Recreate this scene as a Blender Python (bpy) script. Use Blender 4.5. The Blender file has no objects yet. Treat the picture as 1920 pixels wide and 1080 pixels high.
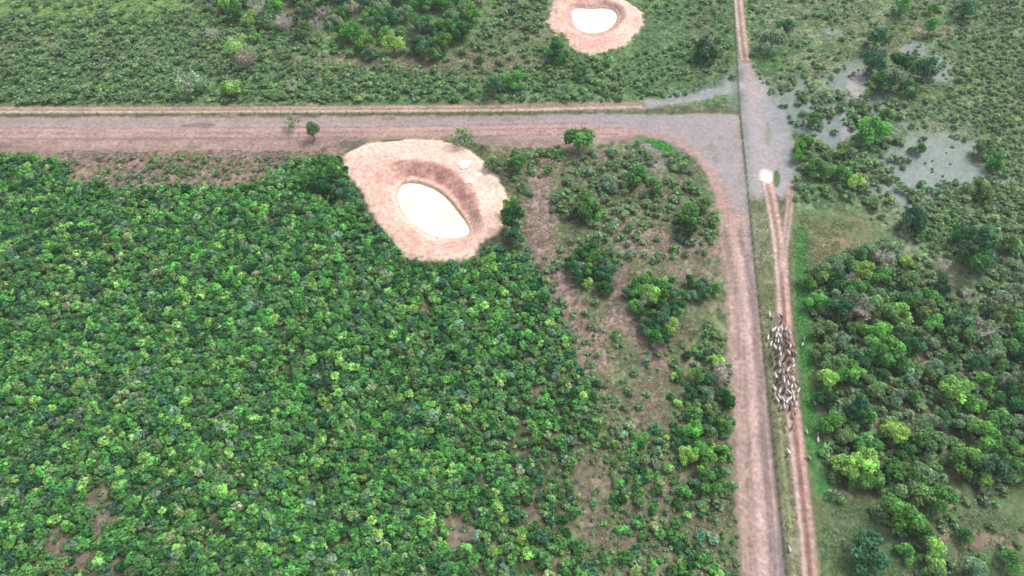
import bpy, bmesh, math
import numpy as np
from mathutils import Vector

# ------------------------------------------------------------------ camera, sky, sun
S = bpy.context.scene
COL = S.collection
H, FPX, PITCH = 160.0, 1300.0, math.radians(53.2)
cd = bpy.data.cameras.new('camera'); cam = bpy.data.objects.new('camera', cd); COL.objects.link(cam)
cam.location = (0, 0, H); cam.rotation_euler = (math.pi/2 - PITCH, 0, 0)
cd.sensor_width = 36.0; cd.lens = 36.0*FPX/1920.0; cd.clip_start = 1; cd.clip_end = 5000
S.camera = cam
SUN_EL, SUN_AZ = math.radians(56), math.radians(50)     # azimuth clockwise from +Y
w = bpy.data.worlds.new('World'); S.world = w; w.use_nodes = True
nt = w.node_tree; bg = nt.nodes['Background']
sky = nt.nodes.new('ShaderNodeTexSky'); sky.sky_type = 'NISHITA'; sky.sun_disc = False
sky.sun_elevation = SUN_EL; sky.sun_rotation = SUN_AZ
sky.air_density = 1.0; sky.dust_density = 3.0; sky.ozone_density = 1.0
hs = nt.nodes.new('ShaderNodeHueSaturation'); hs.inputs['Saturation'].default_value = 0.45
nt.links.new(sky.outputs[0], hs.inputs['Color']); nt.links.new(hs.outputs[0], bg.inputs[0]); bg.inputs[1].default_value = 0.15
ld = bpy.data.lights.new('sun', 'SUN'); ld.energy = 1.4; ld.angle = math.radians(24); ld.color = (1, 0.96, 0.9)
sun = bpy.data.objects.new('sun', ld); COL.objects.link(sun); sun.location = (0, 0, 300)
sd = Vector((math.sin(SUN_AZ)*math.cos(SUN_EL), math.cos(SUN_AZ)*math.cos(SUN_EL), math.sin(SUN_EL)))
sun.rotation_euler = sd.to_track_quat('Z', 'Y').to_euler()
S.view_settings.view_transform = 'Standard'; S.view_settings.look = 'None'; S.view_settings.gamma = 1
S.view_settings.exposure = 0.8

# ------------------------------------------------------------------ helpers
cp, sp = math.cos(PITCH), math.sin(PITCH)
def U(px, py, z=0.0):
    """ground point seen at pixel px, py of the 1920x1080 picture"""
    px = np.asarray(px, float); py = np.asarray(py, float)
    a = px-960; b = -(py-540)
    dy = FPX*cp + b*sp; dz = -FPX*sp + b*cp
    t = (z-H)/dz
    return np.stack([a*t, dy*t], -1)
def PX(x, y, z=0.0):
    dz = z-H; d = y*cp - dz*sp; u = y*sp + dz*cp
    return 960+FPX*x/d, 540-FPX*u/d
def lin(r, g, b, k=1.0):
    c = np.array([r, g, b])/255.0
    return np.where(c <= 0.04045, c/12.92, ((c+0.055)/1.055)**2.4)*k
_lat = {}
def vnoise(x, y, seed):
    if seed not in _lat: _lat[seed] = np.random.default_rng(seed).random((256, 256))
    L = _lat[seed]
    xi = np.floor(x).astype(int); yi = np.floor(y).astype(int); fx = x-xi; fy = y-yi
    fx = fx*fx*(3-2*fx); fy = fy*fy*(3-2*fy)
    g = lambda i, j: L[(xi+i) & 255, (yi+j) & 255]
    return (g(0,0)*(1-fx)+g(1,0)*fx)*(1-fy) + (g(0,1)*(1-fx)+g(1,1)*fx)*fy
def fbm(x, y, scale, seed, octv=4):
    s = 0; a = 1; t = 0
    for k in range(octv):
        s = s + a*vnoise(x/scale*2**k+17.3*k, y/scale*2**k+5.1*k, seed+k); t += a; a *= 0.55
    return s/t*2-1
def seg_dist(P, poly, closed=True):
    d = np.full(len(P), 1e9); n = len(poly)
    for i in range(n if closed else n-1):
        a = poly[i]; b = poly[(i+1) % n]; ab = b-a
        t = np.clip(((P-a)@ab)/max(ab@ab, 1e-9), 0, 1)
        q = P-a-t[:, None]*ab
        d = np.minimum(d, np.sqrt((q*q).sum(1)))
    return d
def inside(P, poly):
    r = np.zeros(len(P), bool); n = len(poly); x, y = P[:, 0], P[:, 1]
    for i in range(n):
        x1, y1 = poly[i]; x2, y2 = poly[(i+1) % n]
        c = (y1 > y) != (y2 > y)
        if y1 != y2: r ^= c & (x < (x2-x1)*(y-y1)/(y2-y1)+x1)
    return r
def sdist(P, poly):
    d = seg_dist(P, poly); return np.where(inside(P, poly), d, -d)     # positive inside
def sstep(a, b, x):
    t = np.clip((x-a)/(b-a), 0, 1); return t*t*(3-2*t)
def Upoly(pts, z=0.0):
    a = np.array(pts, float); return U(a[:, 0], a[:, 1], z)
def tag(o, label=None, cat=None, group=None, kind=None):
    if label: o['label'] = label
    if cat: o['category'] = cat
    if group: o['group'] = group
    if kind: o['kind'] = kind
    return o
def np_mesh(name, V, F, cols=None, mat=None, smooth=False, attr='tint'):
    V = np.asarray(V, np.float32); F = np.asarray(F, np.int32); k = F.shape[1]
    me = bpy.data.meshes.new(name)
    me.vertices.add(len(V)); me.vertices.foreach_set('co', V.ravel())
    me.loops.add(F.size); me.loops.foreach_set('vertex_index', F.ravel())
    me.polygons.add(len(F)); me.polygons.foreach_set('loop_start', np.arange(0, F.size, k, dtype=np.int32))
    me.polygons.foreach_set('loop_total', np.full(len(F), k, np.int32))
    if smooth: me.polygons.foreach_set('use_smooth', np.ones(len(F), bool))
    me.update(calc_edges=True)
    if cols is not None:
        a = me.attributes.new(attr, 'FLOAT_COLOR', 'POINT'); c = np.ones((len(V), 4), np.float32)
        c[:, :cols.shape[1]] = cols; a.data.foreach_set('color', c.ravel())
    if mat: me.materials.append(mat)
    return me
def link(name, me, parent=None, loc=None):
    o = bpy.data.objects.new(name, me); COL.objects.link(o)
    if parent: o.parent = parent
    if loc is not None: o.location = loc
    return o

# ------------------------------------------------------------------ materials
def new_mat(name):
    m = bpy.data.materials.new(name); m.use_nodes = True
    return m, m.node_tree, m.node_tree.nodes['Principled BSDF']
def tint_mat(name, rough=0.6, spec=0.25, trans=0.0):
    m, t, p = new_mat(name)
    at = t.nodes.new('ShaderNodeAttribute'); at.attribute_name = 'tint'
    oi = t.nodes.new('ShaderNodeObjectInfo')
    mx = t.nodes.new('ShaderNodeMix'); mx.data_type = 'RGBA'; mx.blend_type = 'MULTIPLY'; mx.inputs[0].default_value = 1
    t.links.new(at.outputs['Color'], mx.inputs[6]); t.links.new(oi.outputs['Color'], mx.inputs[7])
    t.links.new(mx.outputs[2], p.inputs['Base Color'])
    p.inputs['Roughness'].default_value = rough; p.inputs['Specular IOR Level'].default_value = spec
    if trans:
        tr = t.nodes.new('ShaderNodeBsdfTranslucent'); ms = t.nodes.new('ShaderNodeMixShader'); ms.inputs[0].default_value = trans
        t.links.new(mx.outputs[2], tr.inputs[0]); t.links.new(p.outputs[0], ms.inputs[1]); t.links.new(tr.outputs[0], ms.inputs[2])
        t.links.new(ms.outputs[0], t.nodes['Material Output'].inputs[0])
    return m
M_LEAF = tint_mat('foliage', 0.7, 0.08, 0.42)
M_HIDE = tint_mat('cattle_hide', 0.7, 0.2)
def noise_mat(name, c1, c2, scale, rough=0.8, bump=0.0, spec=0.3):
    m, t, p = new_mat(name)
    tc = t.nodes.new('ShaderNodeTexCoord'); no = t.nodes.new('ShaderNodeTexNoise'); no.inputs['Scale'].default_value = scale
    no.inputs['Detail'].default_value = 5
    cr = t.nodes.new('ShaderNodeValToRGB'); cr.color_ramp.elements[0].position = 0.35; cr.color_ramp.elements[1].position = 0.65
    cr.color_ramp.elements[0].color = (*c1, 1); cr.color_ramp.elements[1].color = (*c2, 1)
    t.links.new(tc.outputs['Object'], no.inputs['Vector']); t.links.new(no.outputs[0], cr.inputs[0]); t.links.new(cr.outputs[0], p.inputs['Base Color'])
    p.inputs['Roughness'].default_value = rough; p.inputs['Specular IOR Level'].default_value = spec
    if bump:
        b = t.nodes.new('ShaderNodeBump'); b.inputs['Strength'].default_value = bump; t.links.new(no.outputs[0], b.inputs['Height']); t.links.new(b.outputs[0], p.inputs['Normal'])
    return m
M_BARK = noise_mat('bark', (0.10, 0.08, 0.065), (0.2, 0.17, 0.14), 3.0, 0.9, 0.4)
M_PALEBARK = noise_mat('pale_bark', (0.4, 0.37, 0.33), (0.6, 0.57, 0.52), 3.0, 0.9, 0.3)
M_POST = noise_mat('weathered_wood', (0.09, 0.075, 0.06), (0.2, 0.17, 0.14), 5.0, 0.9)
M_WIRE = noise_mat('rusty_wire', (0.08, 0.06, 0.05), (0.13, 0.1, 0.09), 5.0, 0.6)
M_MILK = noise_mat('milky_water', (0.56, 0.56, 0.47), (0.64, 0.64, 0.57), 0.11, 0.25, 0.02, 0.35)
M_RUST = noise_mat('rusty_puddle_water', (0.2, 0.11, 0.085), (0.26, 0.17, 0.13), 0.5, 0.2, 0, 0.5)
M_BROWNW = noise_mat('brown_puddle_water', (0.17, 0.12, 0.09), (0.24, 0.19, 0.15), 0.5, 0.2, 0, 0.5)
def ground_mat():
    m, t, p = new_mat('soil_and_grass')
    at = t.nodes.new('ShaderNodeAttribute'); at.attribute_name = 'tint'
    geo = t.nodes.new('ShaderNodeNewGeometry')
    def noise(sc, det, rgh=0.6):
        n = t.nodes.new('ShaderNodeTexNoise'); n.inputs['Scale'].default_value = sc; n.inputs['Detail'].default_value = det
        n.inputs['Roughness'].default_value = rgh; t.links.new(geo.outputs['Position'], n.inputs['Vector']); return n
    def mrange(src, a, b):
        r = t.nodes.new('ShaderNodeMapRange'); r.inputs[1].default_value = 0.3; r.inputs[2].default_value = 0.7
        r.inputs[3].default_value = a; r.inputs[4].default_value = b; t.links.new(src, r.inputs[0]); return r
    n1 = noise(0.9, 6, 0.7); n2 = noise(0.12, 4)
    r1 = mrange(n1.outputs[0], 0.62, 1.38); r2 = mrange(n2.outputs[0], 0.85, 1.15)
    mu = t.nodes.new('ShaderNodeMath'); mu.operation = 'MULTIPLY'
    t.links.new(r1.outputs[0], mu.inputs[0]); t.links.new(r2.outputs[0], mu.inputs[1])
    # damp ground (alpha of the attribute) is flatter in tone and glossier
    wet = at.outputs['Alpha']
    mm = t.nodes.new('ShaderNodeMix'); mm.data_type = 'FLOAT'
    wetm = t.nodes.new('ShaderNodeMath'); wetm.operation = 'MULTIPLY'; wetm.inputs[1].default_value = .95
    t.links.new(wet, wetm.inputs[0]); t.links.new(wetm.outputs[0], mm.inputs[0]); t.links.new(mu.outputs[0], mm.inputs[2]); mm.inputs[3].default_value = 1.0
    sc = t.nodes.new('ShaderNodeVectorMath'); sc.operation = 'SCALE'
    t.links.new(at.outputs['Color'], sc.inputs[0]); t.links.new(mm.outputs[0], sc.inputs['Scale'])
    t.links.new(sc.outputs[0], p.inputs['Base Color'])
    mr = t.nodes.new('ShaderNodeMapRange'); mr.inputs[3].default_value = 0.92; mr.inputs[4].default_value = 0.22
    t.links.new(wet, mr.inputs[0]); t.links.new(mr.outputs[0], p.inputs['Roughness'])
    b = t.nodes.new('ShaderNodeBump'); b.inputs['Strength'].default_value = 0.5; b.inputs['Distance'].default_value = 0.25
    t.links.new(n1.outputs[0], b.inputs['Height']); t.links.new(b.outputs[0], p.inputs['Normal'])
    p.inputs['Specular IOR Level'].default_value = 0.25
    return m
M_GROUND = ground_mat()

# ------------------------------------------------------------------ terrain
WZ1, WZ2 = -1.7, -1.5
POND1 = [(754,346),(772,344),(788,346),(813,355),(837,372),(861,401),(875,421),(881,434),(875,442),(851,447),(820,445),(788,430),(760,406),(748,380),(747,362)]
BANK1 = [(640,298),(655,281),(704,266),(752,261),(837,263),(885,283),(921,317),(958,372),(938,392),(938,428),(906,454),(868,483),(825,487),(788,490),(750,468),(714,424),(688,385),(676,352),(655,330)]
POND2 = [(1071,17),(1090,16),(1106,18),(1125,16),(1144,17),(1153,22),(1157,31),(1154,43),(1140,56),(1120,62),(1097,61),(1082,54),(1075,40)]
BANK2 = [(1045,-14),(1036,10),(1037,28),(1024,41),(1037,57),(1065,67),(1074,92),(1104,102),(1125,100),(1169,86),(1198,55),(1208,25),(1182,6),(1150,-10),(1100,-16)]
wp1, bp1 = Upoly(POND1, WZ1), Upoly(BANK1, 0.5)
wp2, bp2 = Upoly(POND2, WZ2), Upoly(BANK2, 0.5)
def smooth_closed(P, it=2):
    for _ in range(it):
        Q = np.roll(P, -1, 0); P = np.stack([P*0.75+Q*0.25, P*0.25+Q*0.75], 1).reshape(-1, 2)
    return P
wp1, bp1, wp2, bp2 = [smooth_closed(p) for p in (wp1, bp1, wp2, bp2)]
STEP = 0.4
gx = np.arange(-262, 262.01, STEP); gy = np.arange(12, 312.01, STEP)
X, Y = np.meshgrid(gx, gy); P = np.stack([X.ravel(), Y.ravel()], 1); NX, NY = len(gx), len(gy)
x, y = P[:, 0], P[:, 1]
px, py = PX(x, y)
nA = fbm(x, y, 22, 11); nB = fbm(x, y, 6, 31); nC = fbm(x, y, 2.0, 51, 3); nD = vnoise(x/0.8, y/0.8, 71)*2-1
def pond_profile(P, wp, bp, wz, far_steep):
    """height and paint weights of a dug pond with its spoil bank"""
    z = np.zeros(len(P)); wgt = np.full(len(P), np.nan)
    lo = bp.min(0)-14; hi = bp.max(0)+14
    sel = np.where(((P > lo) & (P < hi)).all(1))[0]; Q = P[sel]
    di = sdist(Q, wp); do = sdist(Q, bp)
    t = np.where(di >= 0, 0, -di/np.maximum(-di+np.maximum(do, 0), 1e-6))
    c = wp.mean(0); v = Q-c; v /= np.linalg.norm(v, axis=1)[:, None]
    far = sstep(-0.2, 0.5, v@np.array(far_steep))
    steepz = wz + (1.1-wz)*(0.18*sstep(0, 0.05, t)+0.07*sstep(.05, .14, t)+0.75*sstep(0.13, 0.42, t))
    gentz = wz + (0.75-wz)*(0.35*sstep(0, 0.25, t)+0.65*sstep(0.2, 0.75, t))
    zz = far*steepz+(1-far)*gentz
    zz = np.where(di > 0, wz-0.35-0.25*np.minimum(di, 4), zz)
    zz = zz*sstep(-1.5, 2.0, do) if True else zz
    zz = np.where(do < -1.5, 0, zz)
    out = np.zeros(len(P)); out[sel] = zz
    T = np.full(len(P), -1.0); T[sel] = np.where(do > 0, t, -1); FAR = np.zeros(len(P)); FAR[sel] = far
    DO = np.full(len(P), -50.0); DO[sel] = do; DI = np.full(len(P), -50.0); DI[sel] = di
    return out, T, FAR, DO, DI
z1, T1, F1, DO1, DI1 = pond_profile(P, wp1, bp1, WZ1, (0.62, 0.78))
z2, T2, F2, DO2, DI2 = pond_profile(P, wp2, bp2, WZ2, (0.9, 0.1))
bankish = np.maximum(sstep(-1, 2, DO1), sstep(-1, 2, DO2))
Z = z1+z2 + 0.10*nA*(1-bankish) + 0.05*nC + bankish*0.10*nC

K = 0.475
C_UNDER = lin(104, 116, 78, K); C_GRASS = lin(112, 140, 92, K); C_DRY = lin(164, 146, 128, K); C_OLIVE = lin(140, 146, 106, K)
C_GREY = lin(192, 178, 174, K); C_PINK = lin(206, 177, 162, K); C_PALE = lin(238, 214, 204, K); C_TRACK = lin(226, 178, 166, K)
C_MUD = lin(186, 178, 182, K); C_BRIGHT = lin(92, 158, 84, K); C_BANK = lin(246, 208, 190, 0.74); C_BANKRED = lin(216, 152, 138, 0.66)
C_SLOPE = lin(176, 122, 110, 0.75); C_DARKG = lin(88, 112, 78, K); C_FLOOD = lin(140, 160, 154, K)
A = np.zeros((len(P), 3)); WET = np.zeros(len(P)); CLS = np.zeros(len(P), int)
DF = {}
def lay(mask, col, wet=None, cls=None, thr=0.5):
    global A, WET
    m = np.clip(mask, 0, 1)[:, None]; A = A*(1-m)+np.asarray(col)*m
    if wet is not None: WET = WET*(1-m[:, 0])+wet*m[:, 0]
    if cls is not None: CLS[mask > thr] = cls
def pm(pts, feather=2.0, amp=1.5, nz=None):
    poly = Upoly(pts); lo = poly.min(0)-8; hi = poly.max(0)+8
    sel = np.where(((P > lo) & (P < hi)).all(1))[0]; r = np.zeros(len(P))
    n = (0.6*nB+0.5*nC) if nz is None else nz
    r[sel] = sstep(-feather/2, feather/2, sdist(P[sel], poly)+amp*n[sel]); return r
def lm(pts, width, feather=0.5, amp=0.2, off=0.0):
    poly = Upoly(pts)+np.array([off, 0]); lo = poly.min(0)-width-4; hi = poly.max(0)+width+4
    sel = np.where(((P > lo) & (P < hi)).all(1))[0]; r = np.zeros(len(P))
    r[sel] = 1-sstep(width/2-feather/2, width/2+feather/2, seg_dist(P[sel], poly, False)+amp*(nB[sel]+nC[sel])); return r
def bl(cx, cy, rx, ry, soft=0.5, amp=0.35):
    d = np.sqrt(((px-cx)/rx)**2+((py-cy)/ry)**2)+amp*(nB+0.6*nC); return 1-sstep(1-soft, 1+soft*0.3, d)
# base: scrub floor, grass and dry soil mixed by noise
A[:] = C_UNDER
lay(sstep(-0.1, 0.5, nB+0.4*nC)*0.5, C_DRY)
top = sstep(210, 180, py)
lay(top, lin(114, 156, 94, K*1.2)); lay(top*sstep(0.0, 0.6, nB+0.5*nC)*0.55, C_DRY); lay(top*sstep(0.0, .6, -nB-nC)*.5, C_DARKG)
lay(bl(140, 10, 330, 70)*0.9, lin(128, 164, 86, K*1.15)); lay(bl(560, 25, 60, 30), lin(140, 140, 100, K)); lay(bl(80, 75, 50, 12)*.6, C_DRY)
lay(bl(860, 115, 190, 28)*0.8, C_DRY*0.85); lay(bl(980, 50, 90, 60)*0.5, C_DRY*0.9); lay(bl(640, 115, 120, 18)*0.7, C_DRY)
lay(pm([(1200,20),(1370,-20),(1378,120),(1380,185),(1180,190),(1150,140),(1190,90)], 8, 3), lin(104, 146, 92, K))
lay(top*sstep(1150, 1250, px)*sstep(0, .5, nB+nC)*.5, lin(132, 150, 108, K)); lay(top*sstep(1150, 1250, px)*sstep(0, .5, -nB-nC)*.4, lin(84, 122, 74, K))
lay(bl(1310, 45, 25, 25)*0.5, C_DRY)
RT = pm([(1395,-80),(2300,-80),(2300,600),(1850,560),(1790,520),(1500,480),(1470,330),(1440,180)], 6, 2)
lay(RT, lin(120, 154, 104, K*1.1)); lay(RT*sstep(-0.1, 0.5, nB)*0.65, lin(166, 166, 136, K)); lay(RT*sstep(0.0, 0.6, -nC-nB*.4)*.6, C_DARKG)
lay(bl(1640, 70, 110, 60)*.7, lin(140, 152, 112, K)); lay(bl(1600, 120, 30, 50)*.6, lin(104,150,84,K)); lay(bl(1700, 175, 60, 18), lin(110, 146, 84, K)); lay(bl(1440, 110, 40, 35), lin(92, 148, 78, K))
lay(bl(1750, 60, 40, 18)*.7, C_PINK*0.8)
for b in [(1590,150,45,38),(1560,240,55,45),(1640,190,40,30),(1750,300,110,75),(1700,350,80,50),(1500,200,60,55),(1840,330,50,30),(1710,95,35,16),(1760,130,30,30),(1560,60,20,8)]:
    lay(bl(*b, 0.5, 0.5)*0.85, C_FLOOD, 0.95)
lay(bl(1605, 165, 22, 40, .4, .5)*.8, lin(206, 192, 196, K), .6); lay(bl(1590, 230, 14, 60, .4, .5)*.7, lin(196, 186, 190, K), .6)
lay(bl(1900, 340, 80, 10)*.6, lin(176, 180, 178, K))
# brown open ground in the middle
MID = pm([(930,280),(1000,275),(1180,250),(1300,290),(1350,380),(1372,480),(1368,640),(1290,760),(1240,800),(1180,790),(1120,740),(1070,640),(1010,560),(975,470),(960,440),(985,380),(955,330)], 6, 3)
lay(MID, lin(128, 144, 100, K*1.05)); lay(MID*sstep(0.0, .6, nB+.5*nC)*.75, lin(170, 148, 134, K)); lay(MID*sstep(0, .6, -nB-nC*.6)*.6, lin(110, 126, 86, K))
for pts, wd in [([(1010,300),(1015,380),(1010,430),(1030,500),(1062,560),(1090,620),(1125,700),(1150,760)], 7.5),
                ([(1190,430),(1165,520),(1150,590),(1120,640)], 3.5), ([(1080,400),(1160,420),(1260,455),(1350,470)], 7),
                ([(1175,600),(1225,650),(1232,720),(1215,800)], 7), ([(1070,480),(1130,440),(1190,430)], 3)]:
    lay(lm(pts, wd, 3, 1.2)*.85, lin(182, 156, 144, K))
lay(lm([(1000,300),(1012,400),(1035,500),(1065,570),(1100,640),(1150,740)], 5, 2.2, .9)*.7, lin(186, 158, 146, K)); lay(bl(1010, 410, 40, 60)*.5, lin(190, 166, 152, K)); lay(bl(1230, 470, 110, 22)*.6, lin(186, 162, 150, K))
lay(lm([(1045,510),(1068,570),(1078,620),(1110,700)], 0.7, .6, .1)*.8, lin(216, 188, 176, K)); lay(lm([(1150,600),(1110,640)], .6, .6, .1)*.4, C_PALE)
LOW = pm([(1080,700),(1300,700),(1290,900),(1390,1000),(1390,1300),(1060,1300),(1070,1000),(1100,850)], 5, 3)
lay(LOW*.8, lin(122, 142, 94, K*1.05)); lay(LOW*sstep(0, .6, nB)*.5, lin(160, 142, 128, K))
for b in [(1115,910,45,55),(1100,970,35,50),(1250,940,22,50),(1210,760,40,70),(1170,1010,50,26),(1240,1040,30,50),(1330,1000,40,20),(850,1000,50,40),(1000,960,18,30),(185,960,30,70),(95,1010,26,24),(210,1060,40,30),(285,915,70,14),(150,1050,40,30),(790,570,14,12),(410,775,16,12),(1300,960,26,18)]:
    lay(bl(*b, .7, .6)*.7, lin(166, 146, 132, K))
# scrubby pink margin below the east-west road
MARG = pm([(-400,262),(640,262),(650,300),(560,330),(470,355),(230,356),(120,350),(115,305),(-400,300)], 4, 2)
lay(MARG, lin(176, 150, 138, K)); lay(MARG*sstep(0, .5, nB)*.7, lin(138, 138, 102, K))
vg = 1+.30*nC+.22*nD+.12*nB; A = A*(1+(vg-1)*(1-WET))[:, None]; lay((1-WET)*sstep(.35, .8, nD+.5*nC)*.35, lin(176, 160, 134, K)); lay((1-WET)*sstep(.35, .8, -nD-.5*nC)*.35, lin(84, 104, 66, K))
# wide dirt road, both arms
ROAD_EW = [(-500,222),(560,219),(1000,217),(1387,214),(1393,300),(1403,400),(1411,440),(1360,450),(1348,395),(1335,355),(1310,300),(1262,268),(1200,258),(1120,272),(1060,280),(980,276),(900,268),(860,262),(640,264),(600,282),(0,284),(-500,284)]
ROAD_NS = [(1346,400),(1408,400),(1422,560),(1430,640),(1447,800),(1460,930),(1474,1080),(1495,1290),(1385,1290),(1388,1080),(1380,960),(1376,850),(1372,740),(1364,600),(1354,500)]
ew = pm(ROAD_EW, 2.6, 1.2); ns = pm(ROAD_NS, 2.6, 1.3)
lay(ew, C_PINK, .1, 1); lay(ns, C_PINK, .1, 1)
# streaks running along each arm
stE = .6*fbm(x, y*15, 34, 81, 4)+.6*fbm(x, y*7, 30, 85, 3); _a, _b = U(1405, 560), U(1432, 1080); _k = (_b[0]-_a[0])/(_b[1]-_a[1]); stN = .6*fbm((x-_k*y)*18, y, 34, 91, 4)+.6*fbm((x-_k*y)*8, y, 30, 95, 3)
lay(ew*sstep(0, .4, stE)*.55, lin(224, 192, 178, K)); lay(ew*sstep(0, .4, -stE)*.5, lin(166, 140, 130, K))
lay(ns*sstep(0, .25, stN)*.6, lin(228, 196, 182, K)); lay(ns*sstep(0, .25, -stN)*.6, lin(164, 142, 132, K))
lay(ew*sstep(250, 262, py)*sstep(700, 560, px)*.5*sstep(-.3, .4, nC), lin(188, 152, 146, K))
lay(lm([(-500,230),(300,231),(700,231),(1000,226),(1390,224)], 5.0, 3, 1.0)*.85*ew, C_GREY, .5)
lay(lm([(-500,247),(700,246),(1000,241),(1160,244),(1260,262),(1330,310),(1360,400)], 3.4, 3, .8)*.6*ew, lin(224, 180, 170, K))
lay(lm([(-500,240),(300,241),(700,237)], 1.0, 1.5, .5)*.4*ew, lin(226, 196, 186, K))
lay(pm([(1010,218),(1387,214),(1396,330),(1400,400),(1380,390),(1345,330),(1290,262),(1180,240)], 8, 2.5)*.85, C_MUD*.97, .75)
lay(bl(1230, 290, 60, 34, .5, .4)*.7, lin(188, 178, 180, K)); 
for b in [(1170,262,40,8),(1100,285,60,8),(900,262,60,7),(660,272,40,6)]: lay(bl(*b)*.6, lin(164, 148, 140, K))
lay(lm([(1200,258),(1235,266),(1262,285),(1275,302)], 3.2, 2.5, 1.2)*.85, lin(92, 158, 80, K)); lay(lm([(1280,300),(1310,340),(1322,370)], 3.5, 3, 1.2)*.6, lin(112, 150, 92, K)); lay(bl(1300, 330, 22, 40)*.6, lin(120, 146, 96, K))
# north-south arm tones
lay(lm([(1375,430),(1392,520),(1402,600),(1408,700),(1412,800),(1424,920),(1430,1000),(1440,1300)], 1.9, 1.2, .3)*.9, lin(240, 206, 196, K))
lay(lm([(1405,480),(1412,560),(1420,640),(1436,800),(1448,920),(1462,1080),(1480,1290)], 2.6, 1.4, .3)*.75, lin(176, 152, 148, K))
lay(lm([(1452,990),(1462,1080),(1480,1290)], 2.8, 1.2, .2)*.5, lin(176, 160, 162, K), .4)
lay(lm([(1395,330),(1403,420),(1418,540)], 2.6, 2, .4)*.6, lin(184, 172, 170, K), .4)
lay(lm([(1418,660),(1422,760),(1434,900)], .5, .6, .15)*.5, lin(232, 200, 190, K)); lay(lm([(1395,640),(1398,760),(1404,900)], .5, .6, .15)*.4, lin(178, 150, 146, K))
for k, off in enumerate((-4.6, -2.9, -.4, 1.6, 3.1, 4.4)):
    lay(lm([(1376,430),(1396,520),(1402,600),(1409,700),(1414,800),(1424,920),(1430,1000),(1440,1300)], .45, .5, .25, off)*(.6 if k % 2 else .7)*np.clip(.8+nA, 0, 1)*ns, [lin(230, 200, 186, K), lin(156, 130, 122, K)][k % 2])
for k, yy in enumerate((233, 238.5, 243, 248, 254, 259)):
    lay(lm([(-500,yy+2),(300,yy+1.5),(700,yy),(1000,yy-6),(1160,yy-8)], .5, .5, .3)*(.65 if k % 2 else .6)*np.clip(.8+nA, 0, 1)*ew, [lin(226, 196, 182, K), lin(158, 132, 124, K)][k % 2])
lay(sstep(.25, .6, nB+.6*nC)*np.maximum(ew*sstep(248, 262, py), ns*sstep(1392, 1374, px))*.55, lin(150, 138, 112, K))
# verge between fence and farm track
VERGE = pm([(1389,216),(1440,216),(1436,330),(1456,450),(1466,560),(1472,700),(1488,860),(1504,960),(1515,1080),(1530,1290),(1496,1290),(1475,1084),(1447,800),(1422,560),(1404,400)], 1.2, .5)
lay(VERGE, lin(152, 156, 120, K)); lay(VERGE*sstep(0, .5, nB+nC)*.7, lin(180, 172, 150, K)); lay(VERGE*sstep(0, .6, -nB-nC)*.6, lin(118, 136, 88, K))
# east side grass strip
EAST = pm([(1480,400),(1600,395),(1660,440),(1600,480),(1530,520),(1520,600),(1530,700),(1540,800),(1560,920),(1640,1000),(1640,1290),(1530,1290),(1520,1080),(1508,950),(1494,800),(1480,640),(1474,520)], 3, 1.5)
lay(EAST, lin(126, 148, 96, K)); lay(EAST*sstep(0, .5, nB)*.6, lin(162, 156, 122, K))
lay(bl(1560, 470, 50, 50, .5, .4)*.7, lin(176, 154, 128, K))
lay(lm([(1500,425),(1504,480),(1502,560),(1508,640),(1512,720),(1518,800),(1530,880),(1550,930)], 3.4, 2.2, .6)*.95, C_BRIGHT); lay(bl(1503, 436, 14, 16), lin(96, 180, 84, K)); strip = lm([(1500,425),(1502,560),(1512,720),(1530,880),(1550,930)], 5, 2, .8); lay(strip*sstep(.0, .5, nC+nB*.4)*.55, lin(118, 150, 92, K)); lay(strip*sstep(.1, .6, -nC-nB*.4)*.5, lin(70, 128, 66, K))
lay(lm([(1478,420),(1484,560),(1492,700)], .8, .8, .3)*.5, lin(126, 118, 82, K))
# flooded mud pan at the corner
MUDP = pm([(1384,120),(1390,96),(1399,96),(1404,120),(1422,160),(1450,185),(1474,220),(1486,285),(1492,330),(1484,372),(1420,372),(1402,360),(1394,280),(1388,212),(1383,160)], 4.5, 2.6)
lay(MUDP, C_MUD, .8, 4); lay(lm([(1395,90),(1402,140),(1412,190)], 3.6, 3, .8)*.8, lin(216, 186, 182, K)); lay(lm([(1445,190),(1480,260),(1490,340)], 5, 5, 2.5)*.5, C_FLOOD, .5); lay(lm([(1380,130),(1384,200)], 6, 5, 2)*.6, C_FLOOD, .5); lay(bl(1425, 165, 20, 30)*.8, lin(208, 192, 194, K), .6); lay(lm([(1412,190),(1425,250),(1436,320)], 4, 4, 1)*.5, lin(206, 190, 188, K))
lay(lm([(1396,225),(1402,300),(1408,372)], 1.6, 1.4, .3)*.7, lin(160, 166, 160, K), .6)
lay(bl(1440, 252, 7, 26, .4, .3)*.8, lin(150, 160, 138, K)); lay(bl(1456, 336, 8, 18, .3, .2), lin(104, 144, 84, K), 0)
lay(lm([(1100,201),(1200,196),(1290,186),(1386,160)], 4.0, 2.5, 1.6)*.9, lin(204, 198, 198, K), .5, 2, .6); lay(lm([(1250,183),(1340,172),(1386,140)], 5.0, 4, 3)*.5, C_FLOOD, .5); lay(bl(1370, 165, 14, 24)*.6, lin(186, 188, 188, K), .5)
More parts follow.
